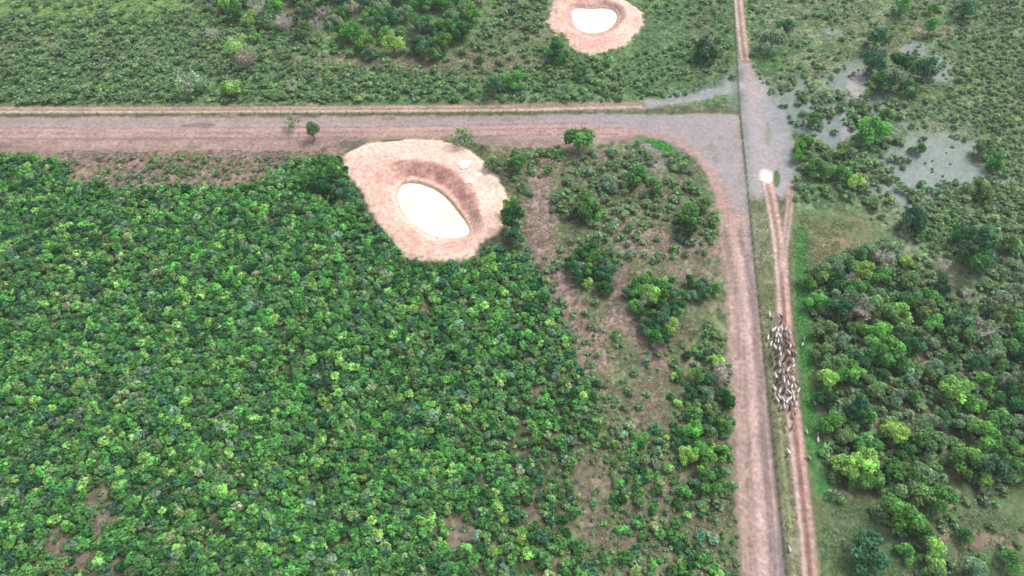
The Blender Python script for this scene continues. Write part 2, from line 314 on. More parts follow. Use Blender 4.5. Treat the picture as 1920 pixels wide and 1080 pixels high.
# sandy track along the north side of the fence
lay(lm([(-500,208),(560,206),(960,203),(1200,197)], 4.6, .8, .4)*.9, lin(192, 162, 142, K), 0, 2, .45)
lay(lm([(-500,211.5),(560,209),(960,206.5),(1200,200)], 1.3, .8, .35), lin(238, 214, 192, K)); lay(lm([(-500,203.5),(560,202.5),(960,199)], 1.1, .8, .4)*.9, lin(226, 190, 172, K))
lay(lm([(-500,217),(560,214.5),(960,212),(1387,210)], 1.5, .9, .5)*.9, lin(112, 130, 92, K))
lay(lm([(600,193),(900,192)], 1.6, 1.5, .5)*.5, lin(92, 150, 86, K))
# farm track with two wheel ruts
TRN = [(1379,-120),(1384,0),(1389,50),(1394,95),(1397,112)]
TRS = [(1438,334),(1445,370),(1452,405),(1459,450),(1465,510),(1470,580),(1474,650),(1481,730),(1490,800),(1499,880),(1507,950),(1514,1010),(1520,1080),(1534,1290)]
TRR = [(1484,350),(1481,380),(1477,420),(1470,465),(1467,520)]
lay(lm(TRN, 4.2, .9, .25), lin(186, 160, 138, K), 0, 2); lay(lm(TRS, 4.0, 1.0, .25)*.95, lin(204, 162, 146, K), 0, 2)
lay(lm(TRR, 2.6, .9, .2)*.8, lin(206, 176, 162, K), 0, 2)
for T in (TRN, TRS):
    lay(lm(T, .9, .5, .12, -1.15), C_PALE); lay(lm(T, 1.2, .6, .12, 1.15), lin(240, 202, 190, K))
lay(lm(TRR, .6, .5, .1, -.7)*.8, lin(226,196,184,K)); lay(lm(TRR, .6, .5, .1, .7)*.8, lin(226,196,184,K))
lay(lm(TRS[4:], .9, .6, .2)*.7, lin(172, 124, 110, K))
lay(lm(TRS[7:], .6, .6, .15, -3.6)*.6, lin(206, 200, 150, K))
lay(bl(1437, 331, 14, 13, .5, .45), lin(255, 236, 228, .72), 0, 2)
for t_ in range(26):      # trodden ground under the herd
    pass
lay(bl(1468, 690, 24, 85, .5, .3)*.5, lin(158, 142, 122, K))
# dark foot line of the north-south fence
FNS = [(1366,-120),(1374,0),(1381,110),(1387,212),(1396,300),(1406,400),(1422,560),(1447,800),(1475,1080),(1497,1290)]
lay(lm(FNS, .7, .5, .15)*.75, lin(92, 104, 76, K)); lay(lm(FNS[:4], 2.6, 1.8, .4, -1.2)*.5, lin(112,142,86,K))
# bottom right grass
BR = pm([(1540,960),(1700,930),(1860,915),(2200,920),(2300,1300),(1540,1300)], 6, 3)
lay(BR, lin(120, 144, 98, K)); lay(BR*sstep(0, .5, nB)*.6, lin(158, 152, 124, K)); lay(bl(1590, 1040, 60, 60)*.6, lin(132, 154, 108, K))
for b in [(1850,1010,80,24),(1670,985,24,26),(1780,1000,30,20),(1760,940,40,20)]: lay(bl(*b, .5, .45)*.8, lin(186, 158, 140, K))
lay(bl(1880, 960, 80, 34)*.7, lin(138, 164, 112, K)); lay(bl(1780, 410, 70, 30)*.6, lin(120, 146, 96, K)); lay(bl(1830,500,60,26)*.6, lin(150,142,112,K))
vg = 1+.16*nC+.10*nD; A = A*np.where(((CLS == 0) & (WET < .2))[:, None], vg[:, None], 1+.07*nD[:, None]+.06*nC[:, None])
# pond banks
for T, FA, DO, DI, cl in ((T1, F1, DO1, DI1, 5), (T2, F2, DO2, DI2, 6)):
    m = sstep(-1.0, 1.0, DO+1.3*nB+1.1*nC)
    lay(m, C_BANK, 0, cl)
    q = np.clip(T, 0, 1)
    lay(m*(1-FA)*sstep(.1, .3, q)*sstep(1.0, .7, q)*.75*(0.6+.4*nB), C_BANKRED)
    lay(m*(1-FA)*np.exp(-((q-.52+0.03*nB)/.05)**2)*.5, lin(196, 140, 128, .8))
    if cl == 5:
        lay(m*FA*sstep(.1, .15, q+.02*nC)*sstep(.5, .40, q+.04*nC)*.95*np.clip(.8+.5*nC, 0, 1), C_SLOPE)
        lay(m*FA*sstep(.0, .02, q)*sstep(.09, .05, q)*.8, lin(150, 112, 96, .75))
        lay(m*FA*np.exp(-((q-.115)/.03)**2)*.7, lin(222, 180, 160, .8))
    else:
        lay(m*sstep(.02, .04, q)*sstep(.32, .22, q+.03*nC)*.55, C_SLOPE); lay(m*sstep(.55,.7,q)*.6*(.6+.8*nC), lin(214, 150, 138, .8))
    ang = np.arctan2(P[:, 1]-(wp1 if cl == 5 else wp2).mean(0)[1], P[:, 0]-(wp1 if cl == 5 else wp2).mean(0)[0])
    gul = vnoise(ang*16+3, q*2.2, 141)*2-1; clod = fbm(x, y, 1.1, 151, 2)
    lay(m*sstep(.1, .7, gul)*(.12+.3*FA)*sstep(.05, .2, q)*sstep(.6, .35, q), lin(192, 142, 128, .62)); lay(m*sstep(.2, .7, clod)*.25, lin(250, 222, 208, .7)); lay(m*sstep(.25, .7, -clod)*.16, lin(190, 140, 124, .62))
    Z = Z+m*(DI < -.3)*(.10*clod-.12*np.clip(gul, 0, 1)*sstep(.6, .1, q)*sstep(.03, .1, q))
    lay(m*sstep(1.6, .2, -DI)*sstep(-.2, .1, -DI)*.6, lin(206, 178, 150, .6), .6)
    lay(m*sstep(.88, .98, q)*.5, lin(226, 206, 180, .8))
    CLS[DI > 0] = cl
# relief of ruts
Z -= .10*np.clip(lm(TRS, .9, .5, .1, -1.15)+lm(TRS, 1.2, .6, .1, 1.15), 0, 1)
RGBA = np.concatenate([np.clip(A*(1+.10*nD[:, None]), 0, 1), WET[:, None]], 1)
V3 = np.stack([x, y, Z], 1)
i0 = (np.arange(NY-1)[:, None]*NX+np.arange(NX-1)[None]).ravel()
QUADS = np.stack([i0, i0+1, i0+1+NX, i0+NX], 1)
fc = CLS[QUADS].max(1)
fc = CLS[i0]
NAMES = {0: ('ground', None), 1: ('dirt_road', 'wide pinkish grey dirt road'), 2: ('farm_track', 'narrow sandy farm track with wheel ruts'), 4: ('mud_flat', 'flooded grey mud at the road corner'),
         5: ('pond_bank', 'pink earth bank around the larger milky pond'), 6: ('pond_bank', 'pink earth bank around the smaller milky pond at the top')}
for c, (nm, lb) in NAMES.items():
    f = QUADS[fc == c]; u, inv = np.unique(f, return_inverse=True)
    o = link(nm, np_mesh(nm, V3[u], inv.reshape(-1, 4), RGBA[u], M_GROUND, True)); tag(o, lb, kind='structure')
# countryside beyond, out to the horizon
def far_ground():
    ys = np.array([-4000, -1500, -400, -100, 12, 312, 500, 900, 2000, 4500.]); xs = np.array([-4500, -1500, -600, -262, 262, 600, 1500, 4500.])
    V = []; F = []
    for a in ys:
        for b in xs: V.append((b, a, 0.0))
    n = len(xs)
    for j in range(len(ys)-1):
        for i in range(n-1):
            if ys[j] == 12 and xs[i] == -262: continue
            F.append((j*n+i, j*n+i+1, (j+1)*n+i+1, (j+1)*n+i))
    V = np.array(V); V[:, 2] = -.02
    c = np.concatenate([np.tile(lin(104, 124, 82, K), (len(V), 1)), np.zeros((len(V), 1))], 1)
    tag(link('ground', np_mesh('ground_far', V, np.array(F), c, M_GROUND)), kind='structure')
far_ground()
def water(name, poly, z, mat, label, **kw):
    bm = bmesh.new(); vs = [bm.verts.new((p[0], p[1], z)) for p in poly]; bm.faces.new(vs)
    bmesh.ops.triangulate(bm, faces=bm.faces[:]); bmesh.ops.recalc_face_normals(bm, faces=bm.faces[:])
    for f in bm.faces:
        if f.normal.z < 0: f.normal_flip()
    me = bpy.data.meshes.new(name); bm.to_mesh(me); bm.free(); me.materials.append(mat)
    return tag(link(name, me), label, kind='structure', **kw)
def grow(poly, d):
    c = poly.mean(0); v = poly-c; return poly+v/np.linalg.norm(v, axis=1)[:, None]*d
water('pond_water', grow(wp1, .35), WZ1, M_MILK, 'milky white water of the larger pond')
water('pond_water', grow(wp2, .35), WZ2, M_MILK, 'milky white water of the smaller pond at the top')
def gz(X0, Y0):
    i = int(round((X0-gx[0])/STEP)); j = int(round((Y0-gy[0])/STEP))
    if 0 <= i < NX and 0 <= j < NY: return float(Z[j*NX+i])
    return 0.0
def gza(Xa, Ya):
    i = np.clip(np.round((Xa-gx[0])/STEP).astype(int), 0, NX-1); j = np.clip(np.round((Ya-gy[0])/STEP).astype(int), 0, NY-1)
    return Z[j*NX+i]
rng = np.random.default_rng(5)
def puddle(cx, cy, rx, ry, mat, label, z=.0, tilt=0.0):
    c = U(cx, cy, z); ex = U(cx+rx, cy, z)-c; ey = U(cx, cy-ry, z)-c; n = 28; ph = rng.random(3)*6
    P_ = []
    for k in range(n):
        a = k/n*2*math.pi; r = 1+.12*math.sin(2*a+ph[0])+.09*math.sin(3*a+ph[1])+.05*math.sin(5*a+ph[2])
        u, v = math.cos(a)*r, math.sin(a)*r; u, v = u*math.cos(tilt)-v*math.sin(tilt), u*math.sin(tilt)+v*math.cos(tilt)
        P_.append(c+ex*u+ey*v)
    P_ = np.array(P_); zz = float(gza(P_[:, 0], P_[:, 1]).max())+.04
    water('puddle', P_, zz, mat, label)
puddle(871, 309, 13, 8, M_MILK, 'largest white puddle on the bank of the larger pond', .8, -.4)
puddle(898, 329, 5.5, 4.5, M_MILK, 'small white puddle on the bank, right of the other two', .8)
puddle(881, 341, 6, 4.5, M_MILK, 'small white puddle on the bank, nearest the pond', .8)
puddle(372, 235, 34, 3.6, M_RUST, 'long rust red puddle on the left of the dirt road')
puddle(430, 216, 15, 4, M_BROWNW, 'brown puddle by the fence, right of the rust red one')
puddle(958, 222, 19, 5.5, M_BROWNW, 'brown puddle by the fence above the larger pond')
puddle(730, 222, 14, 3.0, M_RUST, 'thin reddish puddle by the fence, middle of the road')

# ------------------------------------------------------------------ foliage prototypes
def cards(rng, lobes, n, size, up=.35, shell=.55, flat=1.0):
    """leaf sprays (bent quads) through the volume of some lobes"""
    L = np.array([l[3] for l in lobes])**2; idx = rng.choice(len(lobes), n, p=L/L.sum())
    d = rng.normal(size=(n, 3)); d[:, 2] = d[:, 2]*.9+.35; d /= np.linalg.norm(d, axis=1)[:, None]
    r = shell+(1-shell)*rng.random(n)**.6
    c = np.array([l[:3] for l in lobes])[idx]; R = np.array([l[3] for l in lobes])[idx]
    pos = c+d*(R*r)[:, None]*np.array([1, 1, flat]); pos[:, 2] = np.maximum(pos[:, 2], .05)
    nrm = d*.7+rng.normal(size=(n, 3))*.45+np.array([0, 0, up]); nrm /= np.linalg.norm(nrm, axis=1)[:, None]
    t = np.cross(nrm, rng.normal(size=(n, 3))); t /= np.linalg.norm(t, axis=1)[:, None]; b = np.cross(nrm, t)
    s = size*(.6+.8*rng.random(n))[:, None]; asp = (.5+.3*rng.random(n))[:, None]
    v = np.stack([pos-t*s*.5-nrm*s*.1, pos-b*s*asp*.55+nrm*s*.05, pos+t*s*.5-nrm*s*.1, pos+b*s*asp*.55+nrm*s*.05], 1)
    lobe_var = .7+.6*rng.random(len(lobes))
    var = (lobe_var[idx]*(.6+.8*rng.random(n)))
    hue = rng.normal(size=n)*.10
    col = np.stack([var*(1+hue), var, var*(1-hue*.5)], 1)
    return v, col
def bush_proto(seed, n=120, size=.30):
    r = np.random.default_rng(seed); k = r.integers(3, 6)
    lobes = [(0, 0, .55, .42)]
    for i in range(k):
        a = r.random()*6.28; q = .22+.18*r.random(); lobes.append((math.cos(a)*q, math.sin(a)*q, .35+.4*r.random(), .2+.14*r.random()))
    return cards(r, lobes, n, size)
def tree_proto(seed, n=900, size=.085, kind='round'):
    """unit crown: about 1 wide, from .0 to .8 high (scaled by crown width)"""
    r = np.random.default_rng(seed); lobes = []
    k = r.integers(9, 14)
    for i in range(k):
        a = r.random()*6.28; q = .36*math.sqrt(r.random()); h = .44-.75*q+r.normal()*.08
        if kind == 'tall': h = .15+.55*r.random(); q *= .75
        lobes.append((math.cos(a)*q, math.sin(a)*q, h, .12+.1*r.random()))
    return cards(r, lobes, n, size, .4, .45)
BUSH = [bush_proto(100+i) for i in range(9)]
LOWB = [bush_proto(200+i, 60, .36) for i in range(6)]
QUADF = lambda n: np.arange(n*4).reshape(-1, 4)
def proto_mesh(name, pr, zs=1.0):
    v, c = pr; V = v.reshape(-1, 3).copy(); V[:, 2] *= zs
    return np_mesh(name, V, QUADF(len(v)), np.repeat(c, 4, 0), M_LEAF)
BUSH_ME = [proto_mesh('shrub', p) for p in BUSH]
CROWN_ME = [proto_mesh('crown', tree_proto(300+i, 1300, .08)) for i in range(8)]
TALL_ME = [proto_mesh('crown', tree_proto(340+i, 800, .09, 'tall')) for i in range(3)]
BARE_ME = None
def tube(bm, pts, radii, seg=6):
    rings = []
    for k, p in enumerate(pts):
        p = Vector(p); d = (Vector(pts[min(k+1, len(pts)-1)])-Vector(pts[max(k-1, 0)])).normalized()
        a = d.orthogonal().normalized(); b = d.cross(a)
        rings.append([bm.verts.new(p+(a*math.cos(t*2*math.pi/seg)+b*math.sin(t*2*math.pi/seg))*radii[k]) for t in range(seg)])
    for k in range(len(rings)-1):
        # match ring start vertices to avoid twist
        r0, r1 = rings[k], rings[k+1]
        o = min(range(seg), key=lambda s: (r1[s].co-r0[0].co).length); r1 = r1[o:]+r1[:o]; rings[k+1] = r1
        for s in range(seg): bm.faces.new((r0[s], r0[(s+1) % seg], r1[(s+1) % seg], r1[s]))
    bm.faces.new(rings[-1]); bm.faces.new(rings[0][::-1])
def trunk_mesh(seed, mat, lift=.35, spread=.34, twigs=0):
    """unit trunk with limbs for a crown 1 wide whose underside is at z=lift"""
    r = np.random.default_rng(seed); bm = bmesh.new()
    lean = (r.normal()*.04, r.normal()*.04)
    f = (lean[0], lean[1], lift*.9)
    tube(bm, [(0, 0, -.03), (lean[0]*.4, lean[1]*.4, lift*.45), f], [.035, .027, .022], 7)
    for i in range(6):
        a = i*1.05+r.random()*.6; q = spread*(.6+.4*r.random())
        e = (f[0]+math.cos(a)*q, f[1]+math.sin(a)*q, lift+.30+.2*r.random()); mid = (f[0]+math.cos(a)*q*.55, f[1]+math.sin(a)*q*.55, lift+.10+.05*r.random())
        tube(bm, [(f[0], f[1], lift*.8), mid, e], [.018, .012, .005], 5)
        for k in range(twigs):
            b = r.normal(size=3)*.09; b[2] = abs(b[2])+.03; s = Vector(mid).lerp(Vector(e), r.random())
            tube(bm, [s, s+Vector(b)*.6+Vector((0, 0, .01)), s+Vector(b)*1.1], [.006, .004, .002], 3)
    me = bpy.data.meshes.new('trunk'); bm.to_mesh(me); bm.free(); me.materials.append(mat); return me
TRUNKS = [trunk_mesh(i, M_BARK) for i in range(3)]; PTRUNKS = [trunk_mesh(20+i, M_PALEBARK, twigs=8) for i in range(2)]
BARETR = [trunk_mesh(40+i, M_PALEBARK, .25, .46, twigs=34) for i in range(3)]
SPARSE_ME = [proto_mesh('crown', tree_proto(380+i, 430, .075)) for i in range(3)]

PAL = {   # albedo of leaves, with the word used for it
 'deep green': (.024, .085, .029), 'mid green': (.058, .152, .044), 'bright green': (.076, .205, .050), 'yellow green': (.15, .27, .075),
 'blue green': (.040, .105, .055), 'olive green': (.085, .155, .065), 'grey green': (.115, .185, .115), 'pale grey': (.18, .17, .15), 'cream flowering': (.42, .45, .22)}
LEAF_GAIN = 2.0
def colr(word, r, v=.14):
    c = np.array(PAL[word])*(1+v*1.4*(r.random()*2-1))*LEAF_GAIN; c[0] *= 1+.12*(r.random()*2-1); return c
ORD = ['leftmost', 'second from left', 'third from left', 'fourth from left', 'fifth from left', 'sixth from left', 'seventh from left', 'eighth from left', 'ninth from left', 'tenth from left', 'eleventh from left', 'twelfth from left']
PENDING = []      # (object, base label, pixel x, category, group)
def register(o, base, pxx, cat, group): PENDING.append((o, base, pxx, cat, group))
def finish_labels():
    by = {}
    for e in PENDING: by.setdefault(e[1], []).append(e)
    for base, es in by.items():
        es.sort(key=lambda e: e[2])
        for k, (o, b, p_, cat, grp) in enumerate(es):
            lb = b if len(es) == 1 else b+', '+(ORD[k] if k < len(ORD) else 'further right')
            if len(es) > 1 and k == len(es)-1: lb = b+', rightmost'
            tag(o, lb, cat, grp)
def tree(cx, cy, wpx, word, base, group, name='tree', kind='round', hfac=None, r=rng, trunk='bark', zs=1.0):
    """tree whose crown centre shows at cx, cy and is wpx pixels wide"""
    W = 5.0
    for _ in range(4):
        zc = W*.65; g = U(cx, cy, zc); d = g[1]*cp-(zc-H)*sp; W = wpx*d/FPX
    X0, Y0 = float(g[0]), float(g[1])
    e = bpy.data.objects.new(name, None); COL.objects.link(e); e.location = (X0, Y0, gz(X0, Y0)-.05); e.rotation_euler = (0, 0, r.random()*6.28)
    e.empty_display_size = .5
    lift = .26
    tm = {'bark': TRUNKS, 'pale': PTRUNKS, 'bare': BARETR}[trunk]
    t = link('trunk', tm[r.integers(len(tm))], e); t.scale = (W, W, W)
    cm = {'round': CROWN_ME, 'tall': TALL_ME, 'sparse': SPARSE_ME}.get(kind)
    if cm:
        c = link('crown', cm[r.integers(len(cm))], e); c.location = (0, 0, lift*W*.8); c.scale = (W, W, W*zs*(.9+.2*r.random())); c.color = (*(colr(word, r)*np.array([1.22, 1.15, 1.05])), 1)
    register(e, base, cx, 'tree', group)
    return e

# ------------------------------------------------------------------ single trees the photo shows
G_ROAD = 'small trees along the dirt road'
ROADT = [(545, 222, 34, 'olive green', 'thin grey green sapling at the fence beside the dirt road', 'sparse', 'pale'),
 (584, 243, 40, 'olive green', 'dusty green narrow tree on the dirt road, beside the sapling', 'tall', 'bark'),
 (861, 249, 52, 'olive green', 'sparse greyish tree on the top edge of the larger pond bank', 'sparse', 'pale'),
 (1088, 248, 62, 'mid green', 'lopsided green tree alone on the dirt road, right of the pond', 'round', 'bark')]
for a in ROADT: tree(a[0], a[1], a[2], a[3], a[4], G_ROAD, kind=a[5], trunk=a[6])
SING = [(345, 143, 62, 'grey green', 'large pale grey-green tree with white trunk above the sandy track', 'sparse', 'pale'),
 (372, 150, 34, 'grey green', 'smaller pale tree right against the large white-trunked tree', 'sparse', 'pale'),
 (431, 158, 42, 'yellow green', 'round yellow-green tree above the sandy track', 'round', 'pale'),
 (440, 76, 50, 'yellow green', 'flat yellow-green flowering tree below the top wood', 'sparse', 'pale'),
 (458, 100, 46, 'pale grey', 'bare grey tree under the flat yellow-green one', 'sparse', 'bare'),
 (548, 158, 30, 'pale grey', 'small leafless tree above the sandy track', 'none', 'bare'),
 (480, 66, 22, 'bright green', 'small emerald tree at the foot of the top wood', 'round', 'bark'),
 (400, 60, 34, 'pale grey', 'leafless grey tree at the left foot of the top wood', 'none', 'bare'),
 (1045, 88, 48, 'deep green', 'dark leafy tree at the lower left of the smaller pond', 'round', 'bark'),
 (1042, 76, 34, 'mid green', 'lighter tree between the smaller pond and the dark tree', 'round', 'bark'),
 (965, 140, 46, 'bright green', 'emerald bushy tree above the sandy track, mid photo', 'round', 'bark'),
 (925, 155, 52, 'blue green', 'dark bluish tree above the brown puddle by the fence', 'round', 'bark'),
 (1090, 130, 30, 'mid green', 'small green tree below the smaller pond', 'round', 'bark'),
 (900, 112, 22, 'mid green', 'little tree alone on brown grass below the top wood', 'tall', 'bark'),
 (1330, 76, 58, 'blue green', 'round dark tree in the grass left of the narrow track', 'round', 'bark'),
 (1318, 95, 34, 'blue green', 'lower dark tree pressed against the round one, left of the track', 'round', 'bark'),
 (1452, 66, 56, 'grey green', 'broad grey-green tree right of the narrow track at the top', 'round', 'bark'),
 (1475, 42, 36, 'blue green', 'blue-green tree behind the broad grey-green one', 'round', 'bark'),
 (1750, 44, 38, 'bright green', 'bright round tree on the brown patch at the top right', 'tall', 'bark'),
 (1752, 10, 26, 'bright green', 'small bright tree at the top edge above the brown patch', 'round', 'bark'),
 (1700, 4, 40, 'mid green', 'tree cut by the top edge, right of the track', 'round', 'bark'),
 (1815, 4, 44, 'blue green', 'bluish tree cut by the top edge near the right corner', 'round', 'bark'),
 (1650, 62, 60, 'blue green', 'tall bluish crown at the top of the right pasture clump', 'round', 'bark'),
 (1640, 105, 58, 'blue green', 'bluish crown on the left of the right pasture clump', 'round', 'bark'),
 (1700, 108, 54, 'deep green', 'dark crown in the middle of the right pasture clump', 'round', 'bark'),
 (1745, 118, 56, 'blue green', 'bluish crown at the right of the right pasture clump', 'round', 'bark'),
 (1655, 145, 48, 'deep green', 'dark crown at the lower left of the right pasture clump', 'round', 'bark'),
 (1685, 138, 56, 'grey green', 'silvery crown at the bottom of the right pasture clump', 'round', 'bark'),
 (1710, 152, 40, 'olive green', 'olive crown at the lower right of the right pasture clump', 'round', 'bark'),
 (1640, 230, 66, 'bright green', 'vivid green tree standing in the flooded grass', 'round', 'bark'),
 (1665, 208, 30, 'mid green', 'small tree behind the vivid green one in flooded grass', 'round', 'bark'),
 (1528, 215, 36, 'mid green', 'green tree right of the mud flat, upper of two', 'round', 'bark'),
 (1512, 262, 40, 'bright green', 'bright tree right of the mud flat, lower of two', 'round', 'bark'),
 (1497, 288, 28, 'bright green', 'bright little tree at the very edge of the mud flat', 'round', 'bark'),
 (1535, 305, 46, 'mid green', 'green tree between the mud flat and the yellow-green one', 'round', 'bark'),
 (1605, 330, 42, 'yellow green', 'yellow-green tree below the flooded grass', 'round', 'bark'),
 (1580, 318, 40, 'mid green', 'green tree touching the yellow-green one on its left', 'round', 'bark'),
 (1585, 270, 40, 'olive green', 'olive tree left of the grey flooded patch', 'round', 'bark'),
 (1725, 270, 30, 'mid green', 'small tree standing in the large flooded patch', 'round', 'bark'),
 (1850, 268, 44, 'olive green', 'olive tree at the right edge of the large flooded patch', 'round', 'bark'),
 (1870, 295, 40, 'mid green', 'green tree below the olive one at the flooded patch', 'round', 'bark'),
 (1845, 345, 50, 'olive green', 'broad olive tree below the large flooded patch', 'round', 'bark'),
 (1730, 400, 62, 'blue green', 'dark bluish tree above the wood, left of the big one', 'round', 'bark'),
 (1850, 445, 92, 'blue green', 'biggest dark tree near the right edge above the wood', 'round', 'bark'),
 (1815, 430, 54, 'deep green', 'dark tree leaning on the biggest one from the left', 'round', 'bark'),
 (1840, 488, 64, 'mid green', 'green tree in front of the biggest one near the right edge', 'round', 'bark'),
 (1895, 440, 54, 'olive green', 'olive tree at the right edge beside the biggest one', 'round', 'bark'),
 (1770, 492, 32, 'pale grey', 'thin whitish tree in the clearing above the wood', 'sparse', 'pale'),
 (1635, 1015, 84, 'blue green', 'broad dark tree standing alone at the bottom, right of the track', 'round', 'bark'),
 (1640, 1050, 70, 'blue green', 'dark tree in front of the broad one at the bottom edge', 'round', 'bark'),
 (1702, 1035, 40, 'bright green', 'bright round bush-like tree beside the broad dark one', 'round', 'bark'),
 (1758, 1030, 62, 'yellow green', 'mottled yellow-green tree at the bottom, right of the bright one', 'round', 'bark'),
 (1762, 1075, 50, 'olive green', 'olive tree cut by the bottom edge below the mottled one', 'round', 'bark'),
 (1830, 1060, 70, 'grey green', 'grey-green tree cut by the bottom edge near the right corner', 'round', 'bark'),
 (1905, 1050, 50, 'mid green', 'green tree in the bottom right corner', 'round', 'bark'),
 (1740, 995, 50, 'mid green', 'green tree between the wood and the mottled tree', 'round', 'bark'),
 (1815, 1000, 36, 'mid green', 'small green tree on the bare patch at the bottom right', 'round', 'bark'),
 (960, 408, 58, 'deep green', 'dark tree at the right tip of the larger pond bank', 'tall', 'bark'),
 (957, 385, 40, 'mid green', 'lighter crown behind the dark tree at the pond bank', 'tall', 'bark'),
 (966, 438, 42, 'blue green', 'bluish crown in front of the dark tree at the pond bank', 'round', 'bark'),
 (620, 312, 50, 'mid green', 'leafy tree at the left corner of the larger pond bank', 'tall', 'bark'),
 (600, 335, 50, 'deep green', 'dark tree below the leafy one, left of the pond bank', 'round', 'bark'),
 (645, 345, 44, 'blue green', 'bluish tree touching the left side of the pond bank', 'round', 'bark'),
 (572, 322, 44, 'mid green', 'green tree at the upper corner of the scrub, left of the pond', 'round', 'bark'),
 (975, 298, 50, 'mid green', 'green tree between the pond bank and the lopsided tree', 'round', 'bark'),
 (925, 300, 40, 'olive green', 'olive tree on the upper right rim of the pond bank', 'round', 'bark'),
 (1100, 375, 62, 'mid green', 'round green tree in the brown clearing, upper left', 'round', 'bark'),
 (1108, 394, 40, 'bright green', 'bright crown in front of the round clearing tree', 'round', 'bark'),
 (1078, 388, 34, 'deep green', 'dark crown at the left of the round clearing tree', 'round', 'bark'),
 (1195, 318, 52, 'mid green', 'green tree below the bright grass at the road bend', 'round', 'bark'),
 (1225, 340, 44, 'olive green', 'olive tree at the top of the brown clearing', 'round', 'bark'),
 (1150, 335, 40, 'grey green', 'grey-green tree in the scrub below the lopsided tree', 'round', 'bark'),
 (1292, 392, 60, 'mid green', 'green tree beside the wide road at its bend', 'round', 'bark'),
 (1318, 378, 40, 'olive green', 'olive crown touching the wide road at its bend', 'round', 'bark'),
 (1288, 418, 50, 'deep green', 'dark crown in front of the trees at the road bend', 'round', 'bark')]
G_S = 'scattered trees of the pasture'
for a in SING: tree(a[0], a[1], a[2], a[3], a[4], G_S, kind=a[5] if a[5] != 'none' else 'none', trunk=a[6])

# ------------------------------------------------------------------ groves: trees packed in a pixel polygon
def pts_in(poly, spacing, seed, zmid, keep=None, jit=.42):
    """jittered world grid, kept where the point at height zmid shows inside the polygon"""
    r = np.random.default_rng(seed); W = Upoly(poly, zmid); lo, hi = W.min(0), W.max(0)
    a, b = np.meshgrid(np.arange(lo[0], hi[0], spacing), np.arange(lo[1], hi[1], spacing*.87))
    a = a+(np.arange(a.shape[0]) % 2)[:, None]*spacing/2
    Q = np.stack([a.ravel(), b.ravel()], 1)+r.uniform(-jit, jit, (a.size, 2))*spacing
    Q = Q[inside(Q, W)]
    Q = Q[(Q[:, 0] > -258) & (Q[:, 0] < 258) & (Q[:, 1] > 15) & (Q[:, 1] < 308)]
    if keep is not None: Q = Q[keep(Q)]
    return Q
def grove(poly, spacing, wm, words, probs, seed, descr, group, vfun, hfun, bare=.03, keep=None):
    r = np.random.default_rng(seed)
    for q in pts_in(poly, spacing, seed, 4.0, keep):
        W = wm[0]+(wm[1]-wm[0])*r.random()**1.3; cxp, cyp = PX(q[0], q[1], W*.65); d = q[1]*cp-(W*.65-H)*sp
        wpx = W*FPX/d; size = 'small' if W < wm[0]+(wm[1]-wm[0])*.28 else ('large' if W > wm[0]+(wm[1]-wm[0])*.62 else 'medium')
        if r.random() < bare:
            tree(cxp, cyp, wpx, 'pale grey', '%s leafless grey tree %s' % (size, vfun(cxp, cyp)), group, kind='none' if r.random() < .6 else 'sparse', trunk='bare', r=r); continue
        wd = words[r.choice(len(words), p=np.array(probs)/sum(probs))]
        tree(cxp, cyp, wpx, wd, '%s %s tree %s' % (size, wd, vfun(cxp, cyp)), group, kind='round', r=r, zs=1.0)
ALLW = ['deep green', 'mid green', 'bright green', 'yellow green', 'blue green', 'olive green', 'grey green']
def v_right(a, b):
    v = 'topping' if b < 540 else 'high in' if b < 660 else 'midway down' if b < 780 else 'low in' if b < 880 else 'bottom of'
    h = 'near the track' if a < 1590 else 'left half' if a < 1690 else 'right half' if a < 1800 else 'by the photo edge' if a < 1920 else 'outermost'
    return '%s the right wood, %s' % (v, h)
WOODR = [(1512,505),(1560,500),(1600,462),(1670,450),(1725,478),(1790,545),(1860,530),(1990,540),(1990,900),(1880,895),(1790,905),(1740,985),(1690,975),(1660,925),(1600,925),(1552,905),(1545,850),(1540,740),(1528,640),(1514,570)]
grove(WOODR, 6.2, (5.0, 9.2), ALLW, [1.0, 4.2, 1.8, 1.3, 1.4, 3.8, 2.8], 501, '', 'trees of the wood right of the track', v_right, None, .05)
def v_top(a, b):
    v = 'high in' if b < 15 else 'midway down' if b < 60 else 'at the foot of'
    h = 'left part' if a < 560 else 'centre' if a < 730 else 'right part'
    return '%s the top wood, %s' % (v, h)
grove([(360,-40),(930,-40),(905,10),(880,70),(800,100),(700,98),(620,72),(520,44),(400,22)], 7.6, (6.5, 10), ALLW, [3, 4, 1.2, .5, 2.4, 1.5, 1], 502, '', 'trees of the top wood', v_top, None, .05)
def v_strip(a, b):
    v = 'top' if b < 700 else 'upper part' if b < 770 else 'lower part' if b < 850 else 'bottom'
    return 'in roadside strip, %s' % v
grove([(1335,628),(1352,640),(1362,700),(1368,800),(1366,880),(1350,930),(1318,925),(1290,880),(1282,800),(1300,700)], 4.0, (3.8, 6.6), ALLW, [3, 4, 1.4, .6, 2, 1.6, .6], 503, '', 'trees of the strip beside the wide road', v_strip, None, .02)
def v_name(nm): return lambda a, b: nm
for k, (pl, nm) in enumerate([([(1062,470),(1090,452),(1150,462),(1162,500),(1140,540),(1112,545),(1080,515)], 'in the left clearing clump'),
    ([(1170,500),(1230,496),(1280,510),(1285,560),(1262,625),(1225,630),(1190,590),(1166,550)], 'in the middle clearing clump'),
    ([(1290,508),(1340,498),(1350,535),(1318,555),(1288,545)], 'in the clump touching the wide road')]):
    grove(pl, 3.4, (3.8, 6.2), ALLW, [3, 4, 1.0, .5, 2, 1.2, .6], 520+k, '', 'trees of the clearing clumps', v_name(nm), None, .0)
